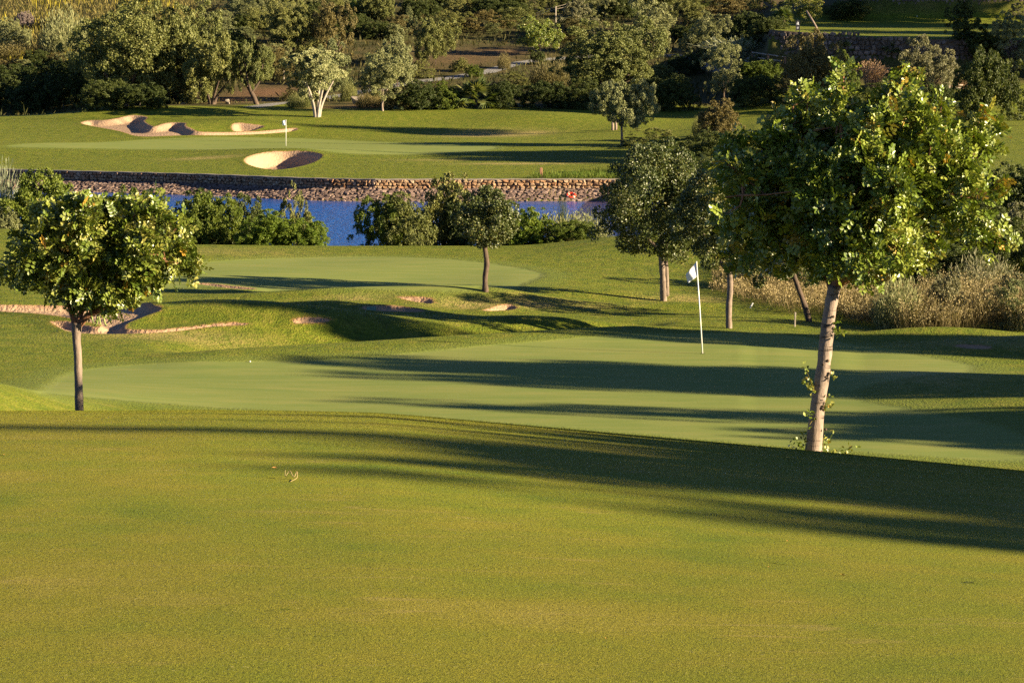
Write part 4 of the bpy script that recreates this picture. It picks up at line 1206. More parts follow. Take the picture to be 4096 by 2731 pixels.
YL = 34.0
o = at(317, 1652, YL); zg = gz(o.x, YL); o.z = zg - .03
L0p = CY - 0
dz_left = at(317, 1652, YL).z - o.z              # the foot is hidden behind the brow of the slope
def LL(*pts): return [(x, y, z + dz_left) for x, y, z in local3(317, 1652, YL, pts)]
def LB(pts, seed, spread):
    return [(x, y, z + dz_left, r) for x, y, z, r in local(317, 1652, YL, pts, seed, spread)]
left_blobs = LB([(400, 1000, 165), (240, 1020, 125), (560, 1020, 145), (140, 1065, 80), (690, 1040, 70), (400, 915, 90), (530, 925, 90), (300, 925, 80), (200, 955, 70), (640, 950, 80), (330, 1130, 95), (500, 1100, 90), (620, 1085, 65), (220, 1120, 70), (85, 1075, 40), (100, 990, 50), (60, 1095, 24), (440, 1050, 150), (690, 1090, 45)], 4, .45)
left_spikes = [(LL((400, 900, 0))[0], LL((400, 812, 0))[0]), (LL((590, 900, .1))[0], LL((622, 808, .1))[0]), (LL((330, 900, -.1))[0], LL((345, 832, -.1))[0]), (LL((460, 880, -.1))[0], LL((460, 820, -.1))[0]), (LL((150, 950, 0))[0], LL((140, 850, 0))[0]), (LL((240, 920, 0))[0], LL((232, 842, 0))[0]),
    (LL((680, 950, 0))[0], LL((730, 880, 0))[0]), (LL((700, 1010, -.1))[0], LL((775, 990, -.1))[0]), (LL((690, 1080, -.1))[0], LL((790, 1075, -.1))[0]), (LL((540, 880, -.2))[0], LL((560, 835, -.2))[0]), (LL((100, 1080, -.1))[0], LL((15, 1110, -.1))[0]), (LL((120, 1000, 0))[0], LL((60, 940, 0))[0])]
lt = [("trunk", LL((316, 1652 + 130), (317, 1640), (314, 1520), (311, 1420), (306, 1350), (308, 1290)), [.070, .058, .052, .052, .056, .075], 14),
      ("limb", LL((302, 1300), (285, 1250), (265, 1180), (230, 1060, .1)), [.045, .034, .025, .012], 8), ("limb", LL((312, 1305), (350, 1265), (410, 1230, -.05), (470, 1160, -.1), (560, 1040, -.1)), [.050, .040, .034, .025, .012], 8), ("limb", LL((308, 1290), (340, 1200, .1), (400, 1030, .1), (410, 860, .05)), [.04, .032, .022, .01], 8)]
small_carob = carob_tree("small round carob tree with yellow leaf tips and hanging pods at left", o, left_blobs, left_spikes, 860, 23, "carob_yellow", lt, "bark_grey", 300, .88, 5)
rp = random.Random(5)
for k in range(9):                              # hanging pods below the fork
    px, py = (392 + rp.uniform(-22, 30), 1258 + rp.uniform(-8, 6)) if k < 6 else (372 + rp.uniform(-10, 10), 1210 + rp.uniform(-10, 10))
    a = Vector(LL((px, py, -.12))[0]); s = rp.uniform(-.05, .03)
    mb = MB(); p, q = spline([a, a + Vector((s * .5, -.01, -.05)), a + Vector((s, -.01, -.10)), a + Vector((s * 2.0, 0, -.125))], [.006, .010, .010, .005], 3); mb.tube(p, q, 7); mb.build("pod", M["pod"], small_carob, True)

# ------------------------------------------------------------------ carobs of the middle distance
def mid_tree(label, px, py, Y, blobs, n, trunk, bark, mat, seed, leaf=(.062, .040), extra_limbs=(), spread=.9):
    o = at(px, py, Y); g = gz(o.x, Y); dz = o.z - g; o.z = g - .03
    e = empty("carob_tree", o, label, "tree")
    mb = MB(); r = random.Random(seed)
    pts = [(x, y, z + dz + .03) for x, y, z in local3(px, py, Y, trunk[0])]; pts[0] = (pts[0][0], pts[0][1], min(pts[0][2], 0) - .05)
    p, q = spline(pts, trunk[1], 5); q = [a * (1 + r.uniform(-.10, .10)) for a in q]
    mb.tube(p, q, 12, True, .06, r); mb.build("trunk", M[bark], e, True)
    for lp, lr in extra_limbs:
        mb = MB(); p, q = spline([(x, y, z + dz) for x, y, z in local3(px, py, Y, lp)], lr, 4); mb.tube(p, q, 7); mb.build("limb", M[bark], e, True)
    bl = [(x, y, z + dz, rr) for x, y, z, rr in local(px, py, Y, blobs, seed, spread)]
    me = make_crown("crown_leaves", seed, bl, n, leaf[0], leaf[1], M[mat], .2, 10, .36, .82)
    c = bpy.data.objects.new("crown", me); COL.objects.link(c); c.parent = e
    return e
mid_tree("small carob with dark knobbly trunk alone on the mound before the pond", 1945, 1187, 75.8, [(1950, 865, 95), (1885, 880, 60), (2010, 880, 60), (1920, 800, 50), (1985, 800, 50), (1870, 830, 40), (2045, 850, 35), (1930, 940, 55), (2000, 935, 50), (1945, 775, 30), (2040, 910, 35)], 16000,
         ([(1945, 1190), (1940, 1120), (1947, 1050), (1938, 980), (1942, 920)], [.105, .080, .078, .066, .06]), "bark_dark", "carob_dark", 31, (.070, .045), [([(1942, 985), (1915, 940, .1), (1890, 880, .2)], [.05, .035, .015]), ([(1943, 985), (1970, 930, -.1), (2010, 870, -.2)], [.05, .035, .015])], .35)
mid_tree("broad dark carob with twin close trunks, third tree from the right picture edge", 2655, 1217, 78.6, [(2620, 780, 170), (2480, 820, 110), (2420, 900, 75), (2550, 900, 120), (2700, 870, 140), (2760, 760, 110), (2560, 680, 100), (2680, 660, 100), (2480, 720, 70), (2800, 860, 80), (2640, 960, 80), (2380, 830, 45), (2620, 610, 50), (2740, 950, 70), (2500, 950, 55)], 44000,
         ([(2655, 1225), (2652, 1120), (2648, 1040), (2645, 960)], [.115, .10, .095, .085]), "bark_grey", "carob_dark", 32, (.082, .052), [([(2668, 1180), (2666, 1080), (2660, 980)], [.07, .065, .06]), ([(2646, 1000), (2560, 920), (2490, 830)], [.07, .05, .02]), ([(2646, 1000), (2700, 900), (2740, 780)], [.07, .05, .02])], .9)
mid_tree("dark carob with grey trunk at the back edge of the near green", 2917, 1310, 68.0, [(2880, 850, 160), (2780, 930, 100), (3010, 900, 150), (2900, 1010, 90), (3120, 970, 120), (2820, 780, 90), (2980, 740, 110), (2740, 860, 70), (3180, 1060, 80), (3050, 1070, 80), (2810, 1020, 60), (3150, 860, 100)], 44000,
         ([(2917, 1320), (2915, 1230), (2921, 1150), (2916, 1060)], [.085, .078, .075, .075]), "bark_grey", "carob_dark", 33, (.080, .050), [([(2917, 1090), (2850, 1000), (2800, 900)], [.06, .04, .02]), ([(2918, 1090), (2990, 1000), (3060, 900)], [.06, .04, .02])], .9)
mid_tree("tree with leaning shadowed trunk just left of the tall pale trunk", 3245, 1312, 72.5, [(3130, 1000, 90), (3200, 920, 110), (3050, 940, 70), (3260, 1040, 80), (3330, 960, 110), (3120, 1080, 50)], 9000,
         ([(3247, 1325), (3225, 1240), (3200, 1170), (3175, 1100), (3150, 1020)], [.085, .080, .072, .066, .05]), "bark_dark", "carob_dark", 34, (.068, .044), (), .7)
mid_tree("slender pale barked tree half hidden by the grey carob trunk", 2940, 1228, 84, [(3010, 1120, 60), (3080, 1070, 60), (2960, 1040, 70), (3140, 1050, 60), (3060, 1140, 40)], 4200,
         ([(2932, 1235), (2936, 1170), (2942, 1110), (2950, 1060)], [.06, .055, .05, .035]), "bark_white", "olive", 35, (.08, .035), [([(2940, 1125), (2965, 1085), (2980, 1060)], [.035, .03, .015]), ([(2943, 1140), (2955, 1180), (2965, 1200)], [.02, .02, .02])], .6)
mid_tree("pale twisted trunk tree right behind the tall carob's trunk", 3350, 1265, 82, [(3360, 1090, 50), (3400, 1060, 70), (3330, 1040, 60), (3460, 1090, 50), (3320, 1120, 35)], 3800,
         ([(3345, 1280), (3352, 1220), (3372, 1180), (3385, 1130)], [.16, .13, .10, .06]), "bark_white", "olive", 36, (.08, .035), [([(3368, 1195), (3400, 1170), (3432, 1150)], [.05, .035, .02]), ([(3335, 1280), (3338, 1180), (3345, 1100)], [.06, .055, .05])], .6)

# ------------------------------------------------------------------ trees outside the frame whose long shadows cross the lawns
def off_tree(x, y, H, w, seed, gap=.28, kind='round', mat="oak", trunk="single"):
    z = gz(x, y)
    e = empty("parkland_tree", (x, y, z - .05), "leafy parkland tree beyond the right edge of the view that shades the lawn", "tree", "parkland trees along the right side")
    me = far_mesh(kind, seed % 4)
    c = bpy.data.objects.new("crown", me); COL.objects.link(c); c.parent = e
    c.material_slots[0].link = 'OBJECT'; c.material_slots[0].material = M[mat]
    c.scale = (w, w, H * (1 - gap) * 1.05); c.location = (0, 0, H * gap + H * (1 - gap) * .5); c.rotation_euler = (0, 0, seed * 1.7)
    c2 = c.copy(); COL.objects.link(c2); c2.parent = e; c2.data = far_mesh(kind, (seed + 1) % 4)      # a second leafy layer, added to close gaps in the shadow
    c2.material_slots[0].link = 'OBJECT'; c2.material_slots[0].material = M[mat]
    c2.scale = (w * .95, w * .95, H * (1 - gap) * .98); c2.rotation_euler = (0, 0, seed * 1.7 + 2.1)
    t = bpy.data.objects.new("trunk", far_trunk(trunk, seed % 3)); COL.objects.link(t); t.parent = e
    if not t.data.materials: t.data.materials.append(M["bark_dark"])
    t.material_slots[0].link = 'OBJECT'; t.material_slots[0].material = M["bark_dark"]
    ts = min(H * gap * 1.1, 2.2); t.scale = (ts, ts, H * gap * 1.2)
def shade_tree(cx, cy, hw, hl, d, seed, cz=None, **kw):
    """a tree that stands d metres towards the sun from the middle of its crown's shadow at (cx, cy); hw, hl: half width and half length of that shadow"""
    x = cx + d * math.cos(SUN_AZ); y = cy - d * math.sin(SUN_AZ)
    zc = (gz(cx, cy) if cz is None else cz) + d * math.tan(SUN_EL); z0 = gz(x, y)
    hc = 2 * hl * math.tan(SUN_EL)
    top = zc + hc / 2 - z0
    off_tree(x, y, top, 2 * hw, seed, max(.05, 1 - hc / top), **kw)
def shade_px(px, py, *a, **kw):
    g = ground(px, py); shade_tree(g.x, g.y, *a, **kw)
for a in [(7.4, 15.0, 3.3, 8.0, 44, 1), (7.6, 19.6, 3.0, 8.6, 50, 3), (6.6, 23.6, 2.8, 8.0, 46, 2), (.8, 18.8, .30, 4.6, 95, 3), (4.5, 25.6, 1.6, 5.5, 48, 5)]:
    shade_tree(*a, kind='dome' if a[2] > 2 else 'round')
for a in [(7.6, 55.4, 2.5, 11.5, 34, 2), (16.0, 54.0, 2.4, 8.0, 24, 1), (9.6, 48.9, 1.6, 10.5, 30, 3), (14.5, 46.0, 2.2, 8.5, 26, 0), (10.5, 63.9, 1.7, 10.5, 30, 1), (-5.0, 68.5, 1.2, 6.5, 44, 2)]:
    shade_tree(*a, kind='dome' if a[2] > 1.6 else 'spire')
for a in [(2260, 625, 6.0, 7.5, 78, 1), (2060, 580, 1.6, 9.5, 86, 2), (1600, 520, 2.4, 9.0, 96, 3), (2480, 452, 4.5, 10.0, 80, 0)]:
    shade_px(*a, kind='dome' if a[2] > 4 else 'spire')
for a in [(29.0, 262.0, 4.0, 9.0, 62, 2, -.3), (38.0, 262.0, 5.0, 10.0, 52, 1, 1.0), (50.0, 262.0, 5.0, 12.0, 44, 0, 1.0), (46.0, 280.0, 6.0, 14.0, 50, 0, 3.0), (46.0, 300.0, 7.0, 16.0, 52, 3, 4.5), (46.0, 311.0, 6.0, 14.0, 54, 1, 7.5)]:
    shade_tree(*a)

# ------------------------------------------------------------------ shrubs between the middle green and the pond
PS = "shrubs at the near edge of the pond"
for a in [
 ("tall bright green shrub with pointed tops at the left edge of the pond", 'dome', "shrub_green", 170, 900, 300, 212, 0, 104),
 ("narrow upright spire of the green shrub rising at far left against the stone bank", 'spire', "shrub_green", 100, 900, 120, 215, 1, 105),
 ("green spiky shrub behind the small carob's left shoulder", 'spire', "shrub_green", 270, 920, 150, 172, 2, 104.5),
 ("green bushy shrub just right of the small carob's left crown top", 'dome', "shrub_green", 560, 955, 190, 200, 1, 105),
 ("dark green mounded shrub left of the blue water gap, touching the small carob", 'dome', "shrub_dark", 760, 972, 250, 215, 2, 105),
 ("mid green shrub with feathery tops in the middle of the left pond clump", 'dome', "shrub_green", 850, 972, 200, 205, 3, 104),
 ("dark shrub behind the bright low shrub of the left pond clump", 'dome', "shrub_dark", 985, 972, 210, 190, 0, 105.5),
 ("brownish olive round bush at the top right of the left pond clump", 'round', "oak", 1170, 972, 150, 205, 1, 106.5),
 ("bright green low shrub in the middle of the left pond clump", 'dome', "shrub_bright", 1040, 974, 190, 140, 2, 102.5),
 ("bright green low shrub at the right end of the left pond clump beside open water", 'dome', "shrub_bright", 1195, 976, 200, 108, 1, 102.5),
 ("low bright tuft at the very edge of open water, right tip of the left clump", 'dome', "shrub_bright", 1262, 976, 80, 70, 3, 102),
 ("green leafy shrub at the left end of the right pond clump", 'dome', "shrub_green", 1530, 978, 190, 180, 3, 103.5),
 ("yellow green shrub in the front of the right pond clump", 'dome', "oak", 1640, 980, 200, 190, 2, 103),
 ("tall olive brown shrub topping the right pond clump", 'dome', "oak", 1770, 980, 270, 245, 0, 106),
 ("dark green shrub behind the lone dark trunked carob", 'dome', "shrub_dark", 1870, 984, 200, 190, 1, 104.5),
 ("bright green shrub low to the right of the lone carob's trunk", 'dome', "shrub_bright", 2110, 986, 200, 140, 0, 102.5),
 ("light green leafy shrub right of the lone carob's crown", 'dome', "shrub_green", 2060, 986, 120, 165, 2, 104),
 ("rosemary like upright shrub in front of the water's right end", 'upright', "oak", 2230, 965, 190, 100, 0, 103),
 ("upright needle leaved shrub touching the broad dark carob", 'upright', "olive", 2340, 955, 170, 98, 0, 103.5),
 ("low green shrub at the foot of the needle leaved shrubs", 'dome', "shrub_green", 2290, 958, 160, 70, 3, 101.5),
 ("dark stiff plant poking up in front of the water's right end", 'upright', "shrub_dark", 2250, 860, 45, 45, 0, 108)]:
    lab_, kd, mt, px, py, w, h, v, Y = a
    plant(lab_, kd, mt, px, py, w * 1.15, h * (.90 if px < 1400 else 1.02), v, Y=Y, group=PS)
plant("pale grey feathery tamarisk at the left picture edge by the pond", 'plume', "silver", 5, 880, 180, 190, 0, Y=106)
plant("low grey green bush under the feathery tamarisk at the left picture edge", 'dome', "olive", 20, 910, 160, 70, 1, Y=103)

# ------------------------------------------------------------------ right hand shrubs and tall dry grass
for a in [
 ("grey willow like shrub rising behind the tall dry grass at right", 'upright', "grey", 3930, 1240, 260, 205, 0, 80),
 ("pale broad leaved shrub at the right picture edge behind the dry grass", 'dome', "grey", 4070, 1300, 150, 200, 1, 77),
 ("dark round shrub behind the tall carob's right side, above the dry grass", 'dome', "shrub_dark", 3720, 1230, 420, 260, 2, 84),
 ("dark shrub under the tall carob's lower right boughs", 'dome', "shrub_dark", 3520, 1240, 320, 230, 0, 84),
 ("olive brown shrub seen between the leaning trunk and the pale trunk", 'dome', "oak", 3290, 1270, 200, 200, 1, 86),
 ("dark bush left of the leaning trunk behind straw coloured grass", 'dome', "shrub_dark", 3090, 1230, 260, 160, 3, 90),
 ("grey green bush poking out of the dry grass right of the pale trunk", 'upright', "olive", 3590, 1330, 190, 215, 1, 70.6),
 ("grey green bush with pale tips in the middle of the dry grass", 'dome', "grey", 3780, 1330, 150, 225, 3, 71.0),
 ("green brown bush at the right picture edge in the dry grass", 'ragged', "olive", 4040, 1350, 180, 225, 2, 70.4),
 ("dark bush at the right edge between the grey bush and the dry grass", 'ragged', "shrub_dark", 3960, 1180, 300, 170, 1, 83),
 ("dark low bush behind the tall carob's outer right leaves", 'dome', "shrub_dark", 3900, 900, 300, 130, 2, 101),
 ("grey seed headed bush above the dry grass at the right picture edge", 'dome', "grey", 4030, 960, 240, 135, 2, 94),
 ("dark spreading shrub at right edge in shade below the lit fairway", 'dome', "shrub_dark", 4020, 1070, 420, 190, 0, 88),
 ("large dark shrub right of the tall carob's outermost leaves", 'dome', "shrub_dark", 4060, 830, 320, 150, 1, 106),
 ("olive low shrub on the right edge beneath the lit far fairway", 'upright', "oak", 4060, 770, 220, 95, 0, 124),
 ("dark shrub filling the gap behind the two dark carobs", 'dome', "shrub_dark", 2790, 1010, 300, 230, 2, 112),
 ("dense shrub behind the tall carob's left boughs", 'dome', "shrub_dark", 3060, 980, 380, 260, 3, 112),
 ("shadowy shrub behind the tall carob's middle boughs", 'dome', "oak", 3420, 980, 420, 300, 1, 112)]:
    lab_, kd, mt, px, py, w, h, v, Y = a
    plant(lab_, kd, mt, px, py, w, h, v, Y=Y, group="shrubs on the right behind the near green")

rs = np.random.RandomState(77)
def scatter(n, px0, px1, Y0, Y1, keep=None):
    px = rs.uniform(px0, px1, n); Y = rs.uniform(Y0, Y1, n)
    x = (px - CX) / F * Y
    if keep is not None:
        m = keep(px, Y); px, Y, x = px[m], Y[m], x[m]
    return np.stack([x, Y, z_base(x, Y)], 1), px
P_, px_ = scatter(16000, 3380, 4500, 69.0, 79.0, lambda px, Y: Y > 69.4 + .5 * np.sin(px * .013) + np.clip((3600 - px) / 60, 0, 6))
h_ = rs.uniform(.45, 1.0, len(P_)) * (.86 + .16 * np.sin(P_[:, 0] * 3.1 + 1.7 * np.sin(P_[:, 1] * 2.3)) + .12 * np.sin(P_[:, 0] * 7.3 + P_[:, 1] * 3)) * np.interp(px_, [3380, 3550, 3750, 3950, 4200], [.55, .95, 1.2, 1.25, 1.15])
blades("dry_grass", "tall straw coloured dry grass and seed heads along the right side", P_, h_, "straw", 5, .011, .28, .8, cat="grass")
P_, px_ = scatter(6500, 2850, 3420, 74, 90, lambda px, Y: (Y < 92) & (Y > np.interp(px, [2850, 3000, 3160, 3420], [82, 78, 74, 73.5])))
blades("pale_grass", "pale dry grass around the leaning trunk behind the near green", P_, rs.uniform(.3, .75, len(P_)) * np.interp(px_, [2850, 2950, 3150, 3420], [.6, .8, 1.0, 1.2]), "straw", 6, .011, .35, .5, cat="grass")
# tall green grass at the far wall's right end
P_, px_ = scatter(4500, 2120, 2560, 171.9, 180, lambda px, Y: Y < 173 + (px - 2100) / 70)
blades("tall_grass", "tufts of long green grass above the right end of the far wall", P_, rs.uniform(.15, .55, len(P_)), "grass", 8, .03, .35, 0, cat="grass")

# ------------------------------------------------------------------ hillside trees and shrubs
HT = "trees on the hillside"; HS = "shrubs on the hillside"
T_ = [  # label, shape, leaf, foot px, foot py, crown width, height, variant, trunk kind, bark, bare stem share
 ("huge spreading oak, left one of the joined pair at upper left", 'bigoak', "oak", 500, 428, 420, 415, 0, "multi", "bark_dark", .0),
 ("huge spreading oak, right one of the joined pair at upper left", 'bigoak', "oak", 690, 412, 330, 385, 1, "multi", "bark_dark", .0),
 ("olive green oak crown between the huge pair and the forked tree", 'bigoak', "oak", 775, 395, 180, 250, 2, "multi", "bark_dark", .1),
 ("dark forked tree with several bent limbs left of the dirt bank", 'umbrella', "oak", 848, 418, 250, 275, 0, "multi", "bark_dark", .2),
 ("small tree with bent forked trunk at the edge of the far lawn", 'umbrella', "oak", 1008, 418, 170, 240, 1, "forked", "bark_dark", .38),
 ("olive tree with a cluster of white trunks at the far lawn's edge", 'umbrella', "olive", 1268, 468, 240, 260, 2, "multi", "bark_white", .32),
 ("olive tree close behind the white trunked cluster", 'round', "olive", 1290, 400, 200, 225, 3, "multi", "bark_dark", .15),
 ("large round oak at top centre left of the picture", 'bigoak', "oak", 1165, 235, 225, 235, 3, "multi", "bark_dark", .05),
 ("brownish oak right of the large round oak", 'ragged', "brown", 1335, 235, 180, 215, 0, "multi", "bark_dark", .05),
 ("standard olive with straight pale trunk beside the white boulder", 'round', "olive", 1531, 445, 205, 225, 0, "single", "bark_pale", .30),
 ("rounded olive just behind the straight trunked standard olive", 'round', "olive", 1590, 345, 160, 195, 1, "single", "bark_dark", .1),
 ("round crowned tree with short trunk above the footpath", 'round', "oak", 1742, 262, 165, 175, 2, "single", "bark_dark", .18),
 ("bright lit olive standing on the dirt patch by the footpath", 'round', "carob", 2160, 222, 165, 150, 3, "single", "bark_pale", .22),
 ("grey olive near the top centre, left of the tall pointed olive", 'ragged', "grey", 2310, 165, 160, 160, 1, "multi", "bark_dark", .05),
 ("tall pointed olive at top centre right", 'ragged', "olive", 2600, 215, 195, 210, 2, "multi", "bark_dark", .05),
 ("very large round oak right of centre on the hillside", 'bigoak', "oak", 2440, 395, 380, 295, 1, "multi", "bark_dark", .08),
 ("standard olive with slim trunk at the right end of the far green", 'round', "olive", 2487, 578, 235, 245, 2, "single", "bark_grey", .34),
 ("grey green olive above the silver plumes", 'ragged', "olive", 2850, 235, 175, 175, 3, "multi", "bark_dark", .05),
 ("lit olive with thick dark trunk below the silver plumes", 'ragged', "olive", 2895, 425, 170, 240, 2, "single", "bark_dark", .28),
 ("broad brown leaved tree in front of the lower stone wall", 'round', "brown", 3235, 420, 240, 270, 0, "multi", "bark_dark", .05),
 ("dark green leafy tree right of the broad brown tree", 'ragged', "shrub_green", 3370, 420, 130, 210, 1, "multi", "bark_dark", .05),
 ("grey olive in front of the stone wall behind the tall carob's top", 'round', "grey", 3715, 365, 240, 205, 3, "multi", "bark_dark", .08),
 ("dark conifer with narrow lit tip at the upper right", 'spire', "shrub_dark", 3885, 250, 230, 240, 1, "single", "bark_dark", .04),
 ("grey green olive at the upper right picture edge", 'ragged', "olive", 4050, 280, 200, 215, 3, "multi", "bark_dark", .06),
 ("big dark green round bush on the right beside the lit fairway", 'dome', "shrub_dark", 3965, 482, 270, 260, 1, None, "bark_dark", 0),
 ("leaning yellow leaved tree beside the tee sign", 'ragged', "carob_yellow", 3200, 92, 190, 120, 2, None, "bark_pale", .2)]
for (lb_, kd, mt, px, py, w, h, v, tk, bk, gap) in T_:
    is_b = "bush" in lb_
    plant(lb_, kd, mt, px, py, w, h, v, "bush" if is_b else "tree", "round_bush" if is_b else ("oak_tree" if "oak" in lb_ else ("olive_tree" if "olive" in lb_ else "hillside_tree")), tk, bk, gap, group=HT if not is_b else HS)
S_ = [
 ("grey green shrub at the left picture edge below the flower meadow", 'dome', "olive", 40, 200, 150, 115, 0),
 ("grey green upright shrub left of the huge oak pair", 'upright', "olive", 255, 208, 170, 150, 0),
 ("lilac grey bush standing in the yellow flower meadow", 'dome', "lilac", 95, 112, 70, 60, 1),
 ("low brown heather clump at the left edge, upper one", 'upright', "brown", 75, 232, 190, 55, 0),
 ("low brown heather clump in the shade left of the oaks", 'dome', "brown", 228, 258, 90, 48, 2),
 ("low brown clump with a stake at the left edge, lower one", 'dome', "brown", 35, 278, 110, 40, 3),
 ("pale shrub right of the lilac bush in the meadow", 'dome', "brown", 215, 110, 120, 50, 2),
 ("grey shrub at top, right of the huge oak pair", 'ragged', "olive", 880, 130, 130, 85, 2), ("grey shrub in light above the forked tree", 'ragged', "olive", 870, 190, 170, 80, 1),
 ("brown shrub at the top left of the large round oak", 'ragged', "brown", 850, 90, 110, 60, 0), ("silvery shrub left of the large round oak", 'ragged', "olive", 985, 105, 180, 120, 3),
 ("dark shrub in the shade between the oaks", 'dome', "shrub_dark", 940, 240, 200, 110, 0), ("olive shrub below the large round oak", 'ragged', "olive", 1110, 270, 160, 90, 1),
 ("twiggy brown bush above the dirt bank", 'ragged', "brown", 1120, 315, 170, 120, 3), ("dry bush at the foot of the dirt bank's right side", 'dome', "brown", 1160, 405, 70, 50, 2),
 ("bright green bush at the top, left of centre", 'dome', "carob", 1440, 70, 110, 68, 1), ("olive bush right of the bright green top bush", 'ragged', "oak", 1500, 75, 80, 55, 2),
 ("shrub at the top edge above the brownish oak", 'ragged', "olive", 1230, 40, 130, 60, 0), ("dark shrub at the top edge near the bright bush", 'ragged', "shrub_dark", 1350, 38, 170, 60, 1),
 ("upright olive shrub left of the bramble thicket", 'spire', "olive", 1632, 130, 70, 95, 0), ("brown twiggy shrub left of the round crowned tree", 'ragged', "brown", 1590, 145, 110, 80, 2),
 ("bramble tangle above the round crowned tree", 'ragged', "oak", 1800, 135, 190, 85, 0), ("bramble tangle in the middle of the thicket band", 'ragged', "brown", 1930, 125, 190, 80, 1), ("bramble tangle at the right end of the thicket band", 'ragged', "oak", 2050, 110, 170, 75, 2),
 ("tall shrub at the top edge over the bramble band", 'ragged', "oak", 1830, 60, 110, 80, 3), ("shrub on the top edge left of the wire post", 'ragged', "oak", 2150, 55, 160, 70, 0), ("dark shrub on the top edge between bramble and wire post", 'dome', "shrub_dark", 1990, 45, 220, 70, 2),
 ("dark leafy shrub left of the tall pointed olive", 'dome', "shrub_dark", 2470, 75, 130, 90, 1), ("shrub on the top edge behind the tall pointed olive", 'ragged', "oak", 2740, 95, 150, 110, 2), ("broad brown shrub on the top edge above the orange dirt", 'ragged', "brown", 2910, 62, 230, 90, 3),
 ("yellow green shrub on the top edge right of the brown one", 'ragged', "oak", 3060, 40, 140, 60, 1), ("orange leaved low plant above the fence rail", 'upright', "yellow", 2752, 138, 38, 26, 0),
 ("round dark bush beside the footpath", 'dome', "shrub_green", 1897, 308, 68, 46, 0), ("small green shrub above the footpath bend", 'dome', "oak", 1835, 285, 75, 50, 2), ("dry brown ball shaped bush on the footpath's edge", 'upright', "brown", 2016, 275, 50, 56, 0),
 ("small bush right of the standard olive", 'ragged', "oak", 1690, 315, 90, 75, 1), ("dark bush under the bright lit olive", 'dome', "shrub_dark", 2150, 258, 60, 50, 3),
 ("low olive shrub right of the white boulder", 'upright', "brown", 1480, 430, 110, 55, 0), ("upright brown shrub left of the white boulder", 'upright', "oak", 1395, 405, 60, 80, 0), ("low brown shrub under the standard olive", 'dome', "brown", 1590, 440, 90, 55, 1),
 ("grassy tuft beside the white trunks", 'upright', "oak", 1195, 432, 90, 55, 0),
 ("dark hedge shrub along the far lawn, first from the left", 'dome', "shrub_dark", 1680, 438, 190, 105, 0), ("dark hedge shrub left of the fan palm", 'dome', "shrub_green", 1790, 435, 130, 100, 2), ("dark hedge shrub right of the fan palm", 'dome', "shrub_dark", 2030, 430, 180, 95, 1),
 ("dark hedge shrub in the middle of the right hedge", 'dome', "shrub_dark", 2180, 432, 190, 100, 3), ("dark hedge shrub at the foot of the very large oak", 'dome', "shrub_dark", 2330, 432, 180, 110, 0),
 ("brown seeding shrub above the hedge", 'upright', "brown", 2200, 345, 150, 95, 0), ("green shrub above the hedge's left part", 'ragged', "oak", 2060, 350, 120, 60, 2),
 ("deep shaded shrub right of the standard olive by the far green", 'dome', "shrub_dark", 2700, 440, 200, 130, 2), ("shaded blue green shrub below the very large oak", 'dome', "shrub_dark", 2640, 420, 180, 110, 1),
 ("round tan bush right of the far green", 'dome', "brown", 2872, 545, 165, 135, 0), ("small green shrub left of the round tan bush", 'upright', "oak", 2800, 540, 60, 70, 0),
 ("grey shrub left of the silver plumes", 'ragged', "olive", 2780, 230, 130, 90, 0), ("dark shrub below the fence rails", 'dome', "shrub_green", 3050, 340, 190, 90, 1), ("dark shaded mass of bush under the fence", 'dome', "shrub_dark", 3030, 420, 220, 110, 3),
 ("dark shrub at the foot of the broad brown tree", 'dome', "shrub_dark", 3330, 460, 240, 110, 0), ("deep green bush below the dry plume", 'dome', "shrub_dark", 3500, 440, 220, 100, 2), ("dark bush left of the big round bush", 'dome', "shrub_dark", 3760, 455, 190, 110, 1),
 ("flowering low shrub by the twin trunks right of the far green", 'ragged', "oak", 2590, 590, 220, 75, 1), ("green shrub cascading below the far green's right end", 'dome', "shrub_green", 2640, 650, 220, 95, 2), ("dark shrub below the round tan bush", 'dome', "shrub_dark", 2850, 640, 260, 110, 3),
 ("grey tufted shrub right of the conifer", 'ragged', "grey", 4080, 75, 80, 60, 1), ("green shrub on the top edge left of the upper wall", 'dome', "shrub_dark", 3390, 75, 170, 80, 2)]
for a in S_:
    plant(*a[:8], cat="shrub", name="hillside_shrub", group=HS)
plant("silver plumed broom shrub above the fence rail", 'plume', "silver", 2935, 240, 230, 82, 0, group=HS)
plant("pinkish dry plume grass clump in front of the stone wall", 'plume', "pink_plume", 3490, 350, 100, 95, 0, "grass", "plume_grass")

palm("big fan palm in the hedge behind the far green", 1905, 432, 205, 130, 3, .2, 46)
palm("fan palm beside the tee sign", 3135, 110, 120, 85, 4, .35, 34)
palm("fan palm left of the tee lawn, lower of two", 3000, 125, 100, 62, 5, .15, 30)
palm("small fan palm on the orange dirt bank", 2940, 125, 70, 45, 6, .15, 26)
palm("fan palm against the retaining wall, left one", 3385, 215, 80, 60, 7, .3, 30)
palm("fan palm against the retaining wall, right one behind the tall carob's top", 3565, 215, 95, 55, 8, .3, 30)
palm("half shaded fan palm below the very large oak", 2190, 392, 110, 60, 9, .1, 26)
palm("dark fan palm at the left of the upper stone wall", 3360, 60, 90, 60, 10, .3, 30)

